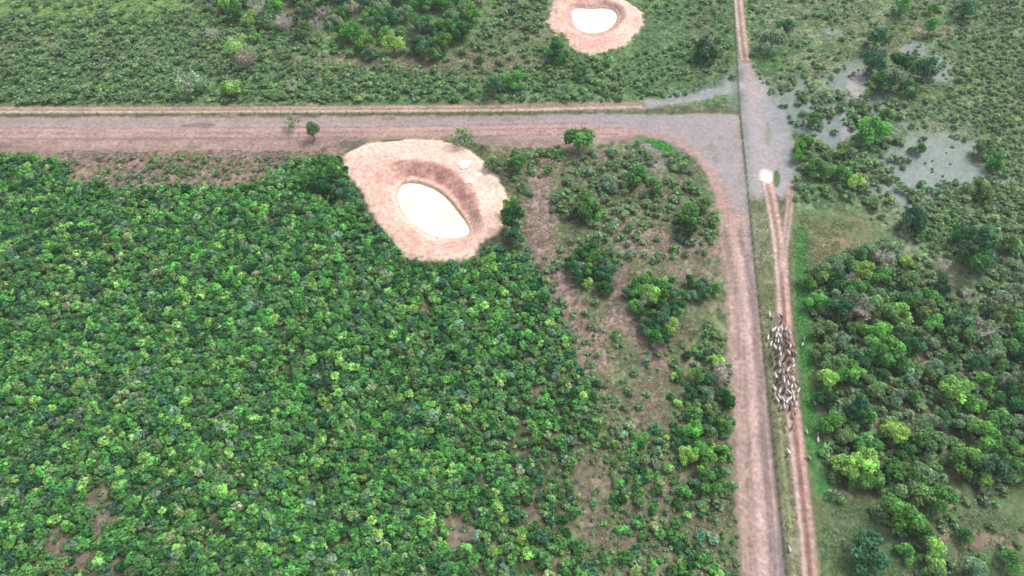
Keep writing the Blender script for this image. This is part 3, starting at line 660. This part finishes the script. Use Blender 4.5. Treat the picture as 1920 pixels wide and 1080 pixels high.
tree(1222, 545, 44, 'yellow green', 'luminous green crown in the middle clearing clump', 'trees of the clearing clumps')
for a in [(1610, 572, 58, 'wide pinkish bare tree inside the right wood beside the herd'), (1835, 608, 62, 'wide mauve bare tree near the right edge of the wood'), (1662, 478, 46, 'bare whitish tree at the top of the right wood'),
          (1600, 525, 34, 'small pale tree at the top left of the right wood')]:
    tree(a[0], a[1], a[2], 'pale grey', a[3], 'trees of the wood right of the track', kind='sparse', trunk='bare')
for a in [(1595, 690, 60, 'bright green', 'broad emerald crown in the right wood beside the herd'), (1590, 870, 58, 'yellow green', 'light green clustered crown low in the right wood'),
          (1880, 880, 70, 'blue green', 'big round bluish tree at the lower right of the wood'), (1790, 720, 70, 'yellow green', 'large yellow-green crown inside the right wood, far right'),
          (1640, 650, 50, 'olive green', 'olive crown between the broad emerald crown and the wood centre')]:
    tree(a[0], a[1], a[2], a[3], a[4], 'trees of the wood right of the track')

# ------------------------------------------------------------------ scrub: shrubs by the thousand
def cover_gap(Q, zc, blobs):
    a, b = PX(Q[:, 0], Q[:, 1], zc); g = np.zeros(len(Q))
    n = fbm(Q[:, 0], Q[:, 1], 6, 31)*.35
    for (cx, cy, rx, ry, s) in blobs:
        d = np.sqrt(((a-cx)/rx)**2+((b-cy)/ry)**2)+n; g = np.maximum(g, s*(1-sstep(.7, 1.15, d)))
    return g
GAPS = [(185,950,28,75,.85),(95,1010,24,22,.8),(210,1065,50,30,.7),(285,915,70,12,.6),(150,1050,36,30,.7),(790,570,12,10,.9),(410,775,14,12,.9),(850,995,48,42,.75),(1000,955,16,28,.8),(30,510,12,14,.7),(1115,905,42,60,.95),(1100,975,30,50,.9),
        (1250,945,20,50,.9),(1210,745,40,60,.9),(1170,1012,46,22,.8),(1240,1040,24,50,.8),(1290,985,30,22,.7),(300,480,10,8,.5),(590,905,40,14,.5),(460,560,10,8,.5),(1150,760,18,40,.8),(1330,1010,40,30,.6)]
def keep_of(z, dens, patchy, seed, extra=GAPS, edge=None):
    def k(Q):
        r = np.random.default_rng(seed); g = cover_gap(Q, z, extra); n = fbm(Q[:, 0], Q[:, 1], 14, seed+3)*.5+fbm(Q[:, 0], Q[:, 1], 4, seed+9, 2)*.5
        if edge is not None:
            a, b = PX(Q[:, 0], Q[:, 1], z); n = n-1.1*sstep(900, 1085, a+.25*(b-600)+50*n)*sstep(500, 620, b)
        return r.random(len(Q)) < np.clip(dens+patchy*n, 0, 1)*(1-g)
    return k
SCRUB = [(-420,285),(60,288),(118,300),(128,338),(230,348),(380,350),(470,342),(520,318),(560,296),(640,290),(655,335),(690,402),(722,445),(756,478),(800,496),(880,488),(925,455),(985,472),(1012,520),(1042,578),(1066,622),(1085,690),(1105,760),(1108,850),(1085,900),(1075,1000),(1110,1080),(1110,1320),(-420,1320)]
LOWER = [(1092,705),(1140,720),(1180,770),(1250,800),(1285,900),(1300,940),(1385,975),(1388,1320),(1105,1320),(1080,1000),(1110,860)]
GW = ['deep green', 'mid green', 'bright green', 'yellow green', 'blue green', 'olive green', 'grey green']
GP = np.array([2.8, 4.6, 2.8, 1.5, 1.6, 2.0, 1.8])
GREYP = np.array([.7, 2.6, 1.0, .6, 1.2, 3.4, 3.2])
sets = []          # x, y, diameter, word index, low?
def shrubs(poly, spacing, dia, probs, seed, keep=None, low=False):
    r = np.random.default_rng(seed); Q = pts_in(poly, spacing, seed, 1.6 if not low else .6, keep); n = len(Q)
    # neighbouring shrubs tend to be alike: shift the draw by slow noise
    pr = np.cumsum(probs/np.sum(probs)); u = np.clip(r.random(n)*.85+.15*(fbm(Q[:, 0], Q[:, 1], 9, seed)*.5+.5), 0, .999)
    wd = np.searchsorted(pr, u); D = dia[0]+(dia[1]-dia[0])*r.random(n)**1.4
    for i in range(n): sets.append((Q[i, 0], Q[i, 1], D[i], int(wd[i]), low))
shrubs(SCRUB, 1.42, (1.15, 3.1), GP, 601, keep_of(1.6, .97, .4, 61, GAPS, 1))
shrubs(LOWER, 1.9, (1.1, 2.9), GP, 602, keep_of(1.6, .66, .8, 62))
shrubs(LOWER, 1.8, (.7, 1.7), GREYP, 632, keep_of(.6, .75, .5, 82, []), True)
shrubs([(960,430),(1040,520),(1085,600),(1120,700),(1130,800),(1120,860),(1040,700),(980,560)], 2.0, (1.0, 2.4), GREYP, 633, keep_of(.6, .55, .8, 83, [(1075,600,16,60,.6)]), True)
shrubs([(1255,700),(1300,640),(1330,620),(1280,900),(1260,860)], 2.6, (1.4, 2.6), GP, 603, keep_of(1.6, .4, .6, 63))
shrubs(SCRUB, 2.2, (.8, 1.9), GREYP, 634, keep_of(.6, .5, .4, 84, []), True)
low_i = len(sets)
TOPL = [(-520,-90),(360,-90),(420,30),(540,52),(640,84),(720,104),(800,112),(880,90),(905,40),(940,20),(1020,60),(1060,105),(1150,110),(1180,150),(1160,186),(-520,196)]
shrubs(TOPL, 2.1, (1.0, 3.6), GREYP, 604, keep_of(.6, .84, .7, 64, [(140,-5,300,42,.8),(860,112,170,22,.8),(560,25,40,20,.8),(650,112,90,12,.8),(980,60,50,40,.6),(600,90,30,18,.5)]), True)
shrubs([(900,-60),(1030,-60),(1020,50),(940,60)], 3, (2, 4), GREYP, 605, keep_of(.6, .8, .4, 65, []), True)
shrubs([(1160,110),(1372,50),(1376,175),(1180,186)], 2.2, (.9, 2.8), GREYP, 606, keep_of(.6, .6, .8, 66, [(1330,160,50,30,.8)]), True)
shrubs([(1210,-60),(1360,-60),(1362,60),(1215,40)], 2.6, (1.2, 3), GREYP, 611, keep_of(.6, .5, .6, 67, []), True)
shrubs([(1402,-60),(2300,-60),(2300,560),(1870,560),(1800,520),(1740,470),(1680,430),(1580,385),(1492,378),(1488,280),(1470,215),(1425,155),(1410,110)], 2.2, (.7, 2.7), GREYP, 607,
       keep_of(.6, .52, 1.1, 68, [(1520,60,110,70,.55),(1640,20,120,40,.5),(1450,120,60,50,.6),(1755,300,110,80,.3),(1620,400,110,30,.7),(1590,160,30,45,.8),(1565,245,36,40,.8),(1755,305,85,60,.8),(1690,350,50,30,.75),(1440,110,34,34,.9),(1700,178,50,14,.8),(1600,110,22,50,.7),(1560,70,80,40,.5),(1640,190,20,20,.6),(1500,200,25,20,.4)]), True)
shrubs([(1490,285),(1500,170),(1700,190),(1690,390),(1580,380),(1495,375)], 3.2, (2, 4.2), GREYP, 612, keep_of(.6, .5, .9, 78, [(1565,245,30,34,.9)]), True)
shrubs([(1780,-60),(2300,-60),(2300,480),(1900,480),(1830,250)], 2.1, (1.0, 2.2), GREYP*np.array([1, 1.2, 1, 1, .6, 1.2, .6]), 608, keep_of(.6, .7, .5, 69, []), True)
shrubs([(920,285),(1010,280),(1180,268),(1290,285),(1335,370),(1345,440),(1330,480),(1270,480),(1180,500),(1060,460),(1000,370),(960,350)], 2.6, (1.3, 3.8), GREYP, 609,
       keep_of(.6, .56, .95, 70, [(1015,400,22,70,.9),(1235,275,40,16,.6),(1250,465,70,14,.7)]), True)
shrubs([(1000,480),(1070,460),(1120,560),(1160,640),(1220,640),(1290,640),(1280,700),(1180,780),(1100,720)], 2.4, (1.0, 2.8), GREYP, 610, keep_of(.6, .48, .9, 71, [(1075,600,18,60,.7),(1225,700,16,70,.6)]), True)
shrubs([(120,295),(560,290),(520,320),(440,350),(240,350),(130,340)], 2.0, (.8, 2.4), GREYP, 613, keep_of(.6, .62, .8, 72, []), True)
shrubs([(1550,930),(1660,960),(1740,950),(1860,915),(2250,920),(2250,1300),(1550,1300)], 2.9, (1.0, 2.8), GREYP, 614, keep_of(.6, .42, .9, 73, [(1595,1030,50,60,.9),(1850,1010,60,20,.8),(1880,955,60,24,.7)]), True)
shrubs(WOODR, 2.5, (2.0, 3.6), GREYP, 616, keep_of(.6, .8, .4, 75, []), True)
shrubs([(1330,600),(1352,625),(1368,700),(1374,800),(1374,900),(1360,960),(1300,950),(1270,880),(1265,780),(1290,690)], 2.1, (1.4, 3.0), GREYP, 640, keep_of(.6, .75, .6, 92, []), True)
shrubs([(1555,930),(1690,960),(1745,990),(1870,900),(1900,930),(1800,980),(1700,1010),(1640,985)], 2.4, (1.8, 3.4), GREYP, 617, keep_of(.6, .7, .5, 76, []), True)
shrubs([(1700,360),(1760,330),(1990,380),(1990,520),(1860,520),(1780,490),(1720,450)], 2.2, (1.6, 3.4), GREYP*np.array([2,1.5,1,1,1,1,.5]), 618, keep_of(.6, .7, .5, 77, []), True)
shrubs([(1470,1290),(1330,960),(1385,960)], 3, (1, 2), GREYP, 615, keep_of(.6, .3, .6, 74, []), True)
S_ = np.array(sets, float)
# nothing grows inside the pond bank, on the roads or the track
def blocked(Q):
    i = np.clip(np.round((Q[:, 0]-gx[0])/STEP).astype(int), 0, NX-1); j = np.clip(np.round((Q[:, 1]-gy[0])/STEP).astype(int), 0, NY-1)
    return CLS[j*NX+i] > 0
S_ = S_[~blocked(S_[:, :2])]
# cream flowering shrubs are things of their own
fl = np.random.default_rng(77)
high = np.where(S_[:, 4] == 0)[0]
pxs, pys = PX(S_[:, 0], S_[:, 1], 1.6)
infr = (pxs > -10) & (pxs < 1930) & (pys > -10) & (pys < 1090)
cl = fbm(S_[:, 0], S_[:, 1], 18, 404)
pick = (S_[:, 4] == 0) & infr & (fl.random(len(S_)) < np.clip(.045+.11*cl, .006, .2))
fidx = fl.permutation(np.where(pick)[0])[:290]
rest = np.ones(len(S_), bool); rest[fidx] = False
def v_scrub(a, b):
    v = 'near the top' if b < 480 else 'pond-foot level' if b < 600 else 'mid-height' if b < 760 else 'low' if b < 920 else 'at the bottom edge'
    h = 'far left' if a < 160 else 'left' if a < 380 else 'left of centre' if a < 600 else 'below the pond' if a < 860 else 'by the scrub edge' if a < 1080 else 'by the wide road'
    return '%s, %s' % (h, v)
for i in fidx:
    xx, yy, D, wd, lw = S_[i]; o = link('flowering_shrub', BUSH_ME[fl.integers(9)], None, (xx, yy, gz(xx, yy)-.1)); D = min(D*.95, 2.6)
    o.scale = (D, D, D*(.9+.4*fl.random())); o.rotation_euler = (0, 0, fl.random()*6.28)
    c = np.array([(.32, .44, .19), (.42, .52, .27), (.25, .40, .12)][fl.integers(3)])*(.85+.3*fl.random()); o.color = (*c, 1)
    a, b = PX(xx, yy, 1.6)
    register(o, 'cream flowering scrub shrub, '+v_scrub(a, b), a, 'shrub', 'cream flowering shrubs in the scrub')
# the 300 leafy shrubs nearest the camera are objects of their own
dist = np.sqrt(S_[:, 0]**2+S_[:, 1]**2+H*H); cand = np.where(rest & infr & (S_[:, 4] == 0))[0]
near = cand[np.argsort(dist[cand]/S_[cand, 2])][:300]
rest[near] = False
for i in near:
    xx, yy, D, wd, lw = S_[i]; o = link('shrub', BUSH_ME[fl.integers(9)], None, (xx, yy, gz(xx, yy)-.1))
    o.scale = (D, D, D*(.6+.45*fl.random())); o.rotation_euler = (0, 0, fl.random()*6.28); o.color = (*colr(GW[int(wd)], fl, .25), 1)
    a, b = PX(xx, yy, 1.6)
    tag(o, '%s leafy shrub in the dense scrub, %s' % (GW[int(wd)], v_scrub(a, b)), 'shrub', 'leafy shrubs of the scrub, '+v_scrub(a, b))
def scatter(name, idx, protos, label, cat):
    Vs, Cs = [], []; r = np.random.default_rng(len(idx))
    for k, (v, c) in enumerate(protos):
        ii = idx[k::len(protos)]
        if not len(ii): continue
        n, m = len(ii), len(v); D = S_[ii, 2]; a = r.random(n)*6.28; ca, sa = np.cos(a), np.sin(a)
        V = v.reshape(1, -1, 3).repeat(n, 0)
        zsc = D*(.6+.45*r.random(n)) if name == 'scrub' else D*(.55+.3*r.random(n))
        W = np.stack([(V[..., 0]*ca[:, None]-V[..., 1]*sa[:, None])*D[:, None]+S_[ii, 0][:, None],
                      (V[..., 0]*sa[:, None]+V[..., 1]*ca[:, None])*D[:, None]+S_[ii, 1][:, None],
                      V[..., 2]*zsc[:, None]+(gza(S_[ii, 0], S_[ii, 1])-.1)[:, None]], -1)
        t = np.array([colr(GW[int(w_)], r, .25) for w_ in S_[ii, 3]])
        if name == 'low_scrub': t = t*.38+np.array([.155, .235, .115])*.95
        C = c.repeat(4, 0)[None]*t[:, None, :]
        Vs.append(W.reshape(-1, 3)); Cs.append(C.reshape(-1, 3))
    V = np.concatenate(Vs); C = np.concatenate(Cs)
    o = link(name, np_mesh(name, V, QUADF(len(V)//4), C, M_LEAF)); tag(o, label, cat, kind='stuff')
    print(name, len(idx), len(V)//4)
scatter('scrub', np.where(rest & (S_[:, 4] == 0))[0], BUSH, 'dense green scrub filling the lower left of the photo', 'scrub')
scatter('low_scrub', np.where(rest & (S_[:, 4] == 1))[0], LOWB, 'low greyish green scrub scattered over the pastures', 'scrub')

# grass tufts on verges and pasture
def grass():
    r = np.random.default_rng(909); Vs = []; Cs = []
    for poly, n, col, sz in [([(1389,216),(1436,330),(1456,450),(1468,640),(1500,940),(1515,1080),(1475,1084),(1447,800),(1422,560)], 5000, (.16, .19, .09), .35),
                        ([(1492,420),(1515,430),(1512,560),(1530,760),(1560,930),(1535,935),(1508,760),(1494,600)], 7000, (.09, .25, .07), .4),
                        ([(1402,-40),(1900,-40),(1900,400),(1500,400),(1410,130)], 26000, (.13, .19, .09), .45),
                        ([(-200,-60),(1370,-60),(1378,180),(-200,190)], 34000, (.11, .18, .075), .5),
                        ([(930,280),(1300,285),(1350,440),(1280,700),(1170,770),(1000,520)], 14000, (.20, .18, .12), .35),
                        ([(1080,700),(1290,700),(1380,980),(1385,1080),(1080,1080),(1100,850)], 9000, (.21, .19, .12), .33),
                        ([(60,880),(350,880),(350,1080),(60,1080)], 3000, (.2, .18, .12), .33),
                        ([(120,262),(640,262),(560,330),(130,345)], 5000, (.17, .16, .10), .35),
                        ([(1205,256),(1240,262),(1272,285),(1275,305),(1240,285)], 900, (.08, .28, .06), .45),
                        ([(1540,950),(1900,920),(1920,1080),(1540,1080)], 8000, (.13, .19, .09), .35),
                        ([(1480,400),(1600,400),(1600,470),(1520,520),(1500,500)], 2500, (.15, .18, .09), .35)]:
        W = Upoly(poly); lo, hi = W.min(0), W.max(0); Q = r.uniform(lo, hi, (int(n*1.8), 2)); Q = Q[inside(Q, W)][:n]; Q = Q[~blocked(Q)]; Q = Q[WET[np.clip(np.round((Q[:, 1]-gy[0])/STEP).astype(int), 0, NY-1)*NX+np.clip(np.round((Q[:, 0]-gx[0])/STEP).astype(int), 0, NX-1)] < .3]
        cl = fbm(Q[:, 0], Q[:, 1], 3.5, 919, 3); Q = Q[cl > -.15]; n = len(Q)
        s = sz*(.6+.8*r.random(n)); zb = gza(Q[:, 0], Q[:, 1])
        for k in range(2):
            a = r.random(n)*6.28; dx, dy = np.cos(a)*s*.5, np.sin(a)*s*.5; lx, ly = r.normal(size=n)*s*.8, r.normal(size=n)*s*.8; h = s*.32
            v = np.stack([np.stack([Q[:, 0]-dx*.5, Q[:, 1]-dy*.5, zb-.03], 1), np.stack([Q[:, 0]+dx*.5, Q[:, 1]+dy*.5, zb-.03], 1),
                          np.stack([Q[:, 0]+dx+lx, Q[:, 1]+dy+ly, zb+h], 1), np.stack([Q[:, 0]-dx+lx, Q[:, 1]-dy+ly, zb+h*.9], 1)], 1)
            Vs.append(v.reshape(-1, 3)); Cs.append(np.repeat(np.array(col)[None]*1.35*(.6+.8*r.random((n, 1)))*(1+.15*r.normal(size=(n, 3))), 4, 0))
    V = np.concatenate(Vs); C = np.clip(np.concatenate(Cs), .01, 1)
    tag(link('grass', np_mesh('grass', V, QUADF(len(V)//4), C, M_LEAF)), 'green and dry grass of verges and pasture', 'grass', kind='stuff')
grass()

# ------------------------------------------------------------------ fences
def post_mesh():
    bm = bmesh.new(); tube(bm, [(0, 0, -.2), (.01, 0, .8), (.0, .01, 1.45), (0, .01, 1.5)], [.10, .09, .08, .05], 7)
    me = bpy.data.meshes.new('post'); bm.to_mesh(me); bm.free(); me.materials.append(M_POST); return me
POST = post_mesh()
def fence(pts, gap, label):
    W = Upoly(pts); seg = np.linalg.norm(np.diff(W, axis=0), axis=1); cum = np.concatenate([[0], np.cumsum(seg)]); L = cum[-1]
    n = int(L/gap); P_ = []
    for k in range(n+1):
        s = k*L/n; j = min(np.searchsorted(cum, s, side='right')-1, len(seg)-1); t = (s-cum[j])/seg[j]; P_.append(W[j]*(1-t)+W[j+1]*t)
    e = bpy.data.objects.new('wire_fence', None); COL.objects.link(e); o = P_[0]; e.location = (o[0], o[1], 0); r = np.random.default_rng(n)
    for q in P_:
        p = link('post', POST, e, (q[0]-o[0], q[1]-o[1], gz(q[0], q[1]))); p.rotation_euler = (r.normal()*.04, r.normal()*.04, r.random()*6); p.scale = (1, 1, .9+.2*r.random())
    bm = bmesh.new()
    for h in (.35, .65, .95, 1.25):
        tube(bm, [(q[0]-o[0], q[1]-o[1], gz(q[0], q[1])+h) for q in P_], [.012]*len(P_), 4)
    me = bpy.data.meshes.new('wire'); bm.to_mesh(me); bm.free(); me.materials.append(M_WIRE); link('wire', me, e)
    tag(e, label, 'fence'); return n
fence([(-160,217.5),(560,214.5),(960,212.5),(1384,211.5)], 4.6, 'wire fence running across the photo between sandy track and dirt road')
fence([(1370,-60)]+FNS[1:9]+[(1480,1130)], 3.4, 'wire fence running down the photo beside the wide dirt road')

# ------------------------------------------------------------------ cattle
def cow_mesh(seed, head_down=0.0, turn=0.0, step=1.0):
    """one continuous skinned body, heading +Y, about 2.1 m long with head"""
    vs = []; es = []; rad = []
    def v(p, r, par=None):
        vs.append(p); rad.append(r); 
        if par is not None: es.append((par, len(vs)-1))
        return len(vs)-1
    pel = v((0, -.62, 1.12), (.27, .27)); belly = v((0, -.2, 1.05), (.33, .34), pel); chest = v((0, .28, 1.05), (.29, .36), belly)
    hump = v((0, .42, 1.36), (.13, .13), chest)
    neck = v((turn*.12, .68, 1.22-head_down*.2), (.15, .18), chest); poll = v((turn*.3, .95, 1.36-head_down*.6), (.11, .12), neck)
    muz = v((turn*.42, 1.24, 1.16-head_down*.7), (.065, .07), poll)
    for s in (-1, 1):
        ear = v((turn*.3+s*.26, .93, 1.33-head_down*.6), (.035, .03), poll)
        horn = v((turn*.3+s*.13, .97, 1.50-head_down*.6), (.025, .025), poll); v((turn*.3+s*.2, 1.0, 1.62-head_down*.6), (.012, .012), horn)
        d = .16*step*s
        hip = v((s*.17, -.66, .92), (.15, .17), pel); kn = v((s*.19, -.56+d, .66), (.10, .10), hip); hk = v((s*.18, -.74+d, .38), (.055, .06), kn); v((s*.18, -.68+d*1.4, .04), (.05, .055), hk)
        sh = v((s*.17, .34, .84), (.12, .13), chest); k2 = v((s*.17, .34-d, .44), (.06, .065), sh); v((s*.17, .33-d*1.3, .04), (.05, .055), k2)
    tl = v((0, -.88, 1.12), (.04, .04), pel); t2 = v((.02, -.95, .75), (.022, .022), tl); v((.03, -.93, .5), (.035, .035), t2)
    me = bpy.data.meshes.new('c'); me.from_pydata(vs, es, []); o = bpy.data.objects.new('c', me); COL.objects.link(o)
    m = o.modifiers.new('s', 'SKIN'); m.use_smooth_shade = True
    for k, sv in enumerate(me.skin_vertices[0].data): sv.radius = rad[k]; sv.use_root = (k == 0)
    o.modifiers.new('d', 'SUBSURF').levels = 1
    dg = bpy.context.evaluated_depsgraph_get(); dg.update(); r = bpy.data.meshes.new_from_object(o.evaluated_get(dg)); bpy.data.objects.remove(o)
    n = len(r.vertices); co = np.empty(n*3, np.float32); r.vertices.foreach_get('co', co); co = co.reshape(-1, 3)
    rr = np.random.default_rng(seed); nz = vnoise(co[:, 0]*2.6+seed*7, co[:, 1]*2.6+co[:, 2]*1.7, 33)
    c = np.ones((n, 4), np.float32)
    c[:, :3] = (.92+.16*nz)[:, None]
    if seed % 3 == 0: c[:, :3] *= np.where(nz > .62, .35, 1)[:, None]       # patched coat
    face = (co[:, 1] > 1.15) | (co[:, 2] < .12); c[face, :3] *= .35            # dark muzzle and hooves
    a = r.attributes.new('tint', 'FLOAT_COLOR', 'POINT'); a.data.foreach_set('color', c.ravel())
    r.materials.clear(); r.materials.append(M_HIDE); r.name = 'cow'; return r
COWS = [cow_mesh(1), cow_mesh(2, .4, .4, -1), cow_mesh(4, .0, -.6, .6), cow_mesh(3, .7, .2, -.5), cow_mesh(5, .2, -.3, -.8), cow_mesh(6, 1.0, 0, .2)]
HIDE = {'white': (.60, .57, .52), 'cream': (.42, .34, .26), 'light grey': (.28, .26, .25), 'red-brown': (.15, .08, .06), 'tan': (.33, .25, .2), 'black': (.03, .027, .027), 'dark brown': (.075, .045, .035)}
HN = list(HIDE); HPR = np.array([.40, .14, .17, .05, .09, .09, .06])
cr = np.random.default_rng(2024)
def cow(pxx, pyy, word, base, ang=None, sc=1.0, me=None):
    g = U(pxx, pyy, 1.1); o = link('cow', COWS[cr.integers(len(COWS))] if me is None else COWS[me], None, (g[0], g[1], gz(g[0], g[1])-.03))
    heading = -.13 if ang is None else ang
    o.rotation_euler = (0, 0, heading); k = sc*(.76+.12*cr.random()); o.scale = (k*1.05, k, k)
    o.color = (*(np.array(HIDE[word])*(.85+.25*cr.random())), 1)
    register(o, base, pxx, 'cow', 'cattle of the herd'); return o
def _nar(L): return [(a+(1470+(b-600)*.09-a)*.14, b*.93+690*.07) for a, b in L]
HERD = [(1440,612),(1452,606),(1462,608),(1474,606),(1484,616),(1492,640),(1495,662),(1494,690),(1500,712),(1502,735),(1497,755),(1500,775),(1488,788),(1484,770),(1464,772),(1450,758),(1447,730),(1452,700),(1456,665),(1448,652),(1437,640),(1434,625)]
hw = Upoly(_nar(HERD), 1.1); lo, hi = hw.min(0), hw.max(0); taken = []
for tries in range(9000):
    q = cr.uniform(lo, hi)
    if not inside(q[None], hw)[0]: continue
    if all(abs(q[0]-p[0]) > .74 or abs(q[1]-p[1]) > 1.55 for p in taken): taken.append(q)
print('herd', len(taken))
for q in taken:
    a, b = PX(q[0], q[1], 1.1); wd = HN[cr.choice(len(HN), p=HPR/HPR.sum())]
    if a > 1462 and a < 1478 and 625 < b < 700 and cr.random() < .25: wd = ['red-brown', 'dark brown'][cr.integers(2)]
    row = ['in the front row', 'in the second row', 'in the third row', 'in the fourth row', 'in the fifth row', 'in the sixth row', 'in the seventh row', 'in the last row'][min(7, int((b-600)/23))]
    cow(a, b, wd, '%s cow %s of the herd on the track' % (wd, row), -.13+cr.normal()*.35)
for a, b, wd, lb, sc in [(1444, 588, 'white', 'white cow ahead of the herd on the verge, left', 1), (1450, 592, 'light grey', 'light grey cow ahead of the herd on the verge, right', 1), (1466, 592, 'black', 'black cow leading the herd on the track', 1), (1466, 602, 'dark brown', 'dark brown cow just ahead of the herd on the track', 1),
     (1509, 633, 'light grey', 'light grey cow on the bright grass beside the herd', .9), (1506, 643, 'white', 'white cow on the bright grass beside the herd', .9), (1529, 753, 'white', 'white cow at the wood edge beside the herd tail', .9),
     (1535, 812, 'light grey', 'light grey cow at the wood edge behind the herd', .85), (1535, 823, 'white', 'white cow at the wood edge behind the herd', .85), (1514, 808, 'cream', 'cream cow on the bright grass behind the herd', .85),
     (1475, 804, 'cream', 'cream cow straggling on the verge, nearer the herd', .9), (1479, 845, 'white', 'white cow straggling on the verge, farther back', .95), (1477, 852, 'dark brown', 'dark calf close beside the white straggler', .7), (1518, 856, 'light grey', 'grey cow on the grass below the herd', .9),
     (1486, 800, 'red-brown', 'red-brown cow last in line on the track', .95), (1482, 1028, 'white', 'white cow alone on the verge at the bottom', .9), (1446, 668, 'black', 'black cow on the verge left of the herd middle', .95), (1449, 680, 'dark brown', 'dark brown cow on the verge left of the herd', .95)]:
    cow(a, b, wd, lb, -.13+cr.normal()*.5, sc)
finish_labels()

# ------------------------------------------------------------------ thin humid air
def haze():
    bm = bmesh.new(); bmesh.ops.create_cube(bm, size=1.0); me = bpy.data.meshes.new('haze'); bm.to_mesh(me); bm.free()
    o = link('haze', me, None, (0, 250, 84)); o.scale = (9400, 8800, 180); o.location = (0, 250, 83)
    m = bpy.data.materials.new('haze'); m.use_nodes = True; t = m.node_tree; t.nodes.remove(t.nodes['Principled BSDF'])
    v = t.nodes.new('ShaderNodeVolumePrincipled'); v.inputs['Color'].default_value = (.93, .96, 1, 1); v.inputs['Density'].default_value = HAZE
    v.inputs['Anisotropy'].default_value = .2
    t.links.new(v.outputs[0], t.nodes['Material Output'].inputs['Volume']); me.materials.append(m); tag(o, 'thin pale haze over the land', 'haze', kind='stuff')
HAZE = .00014
haze()
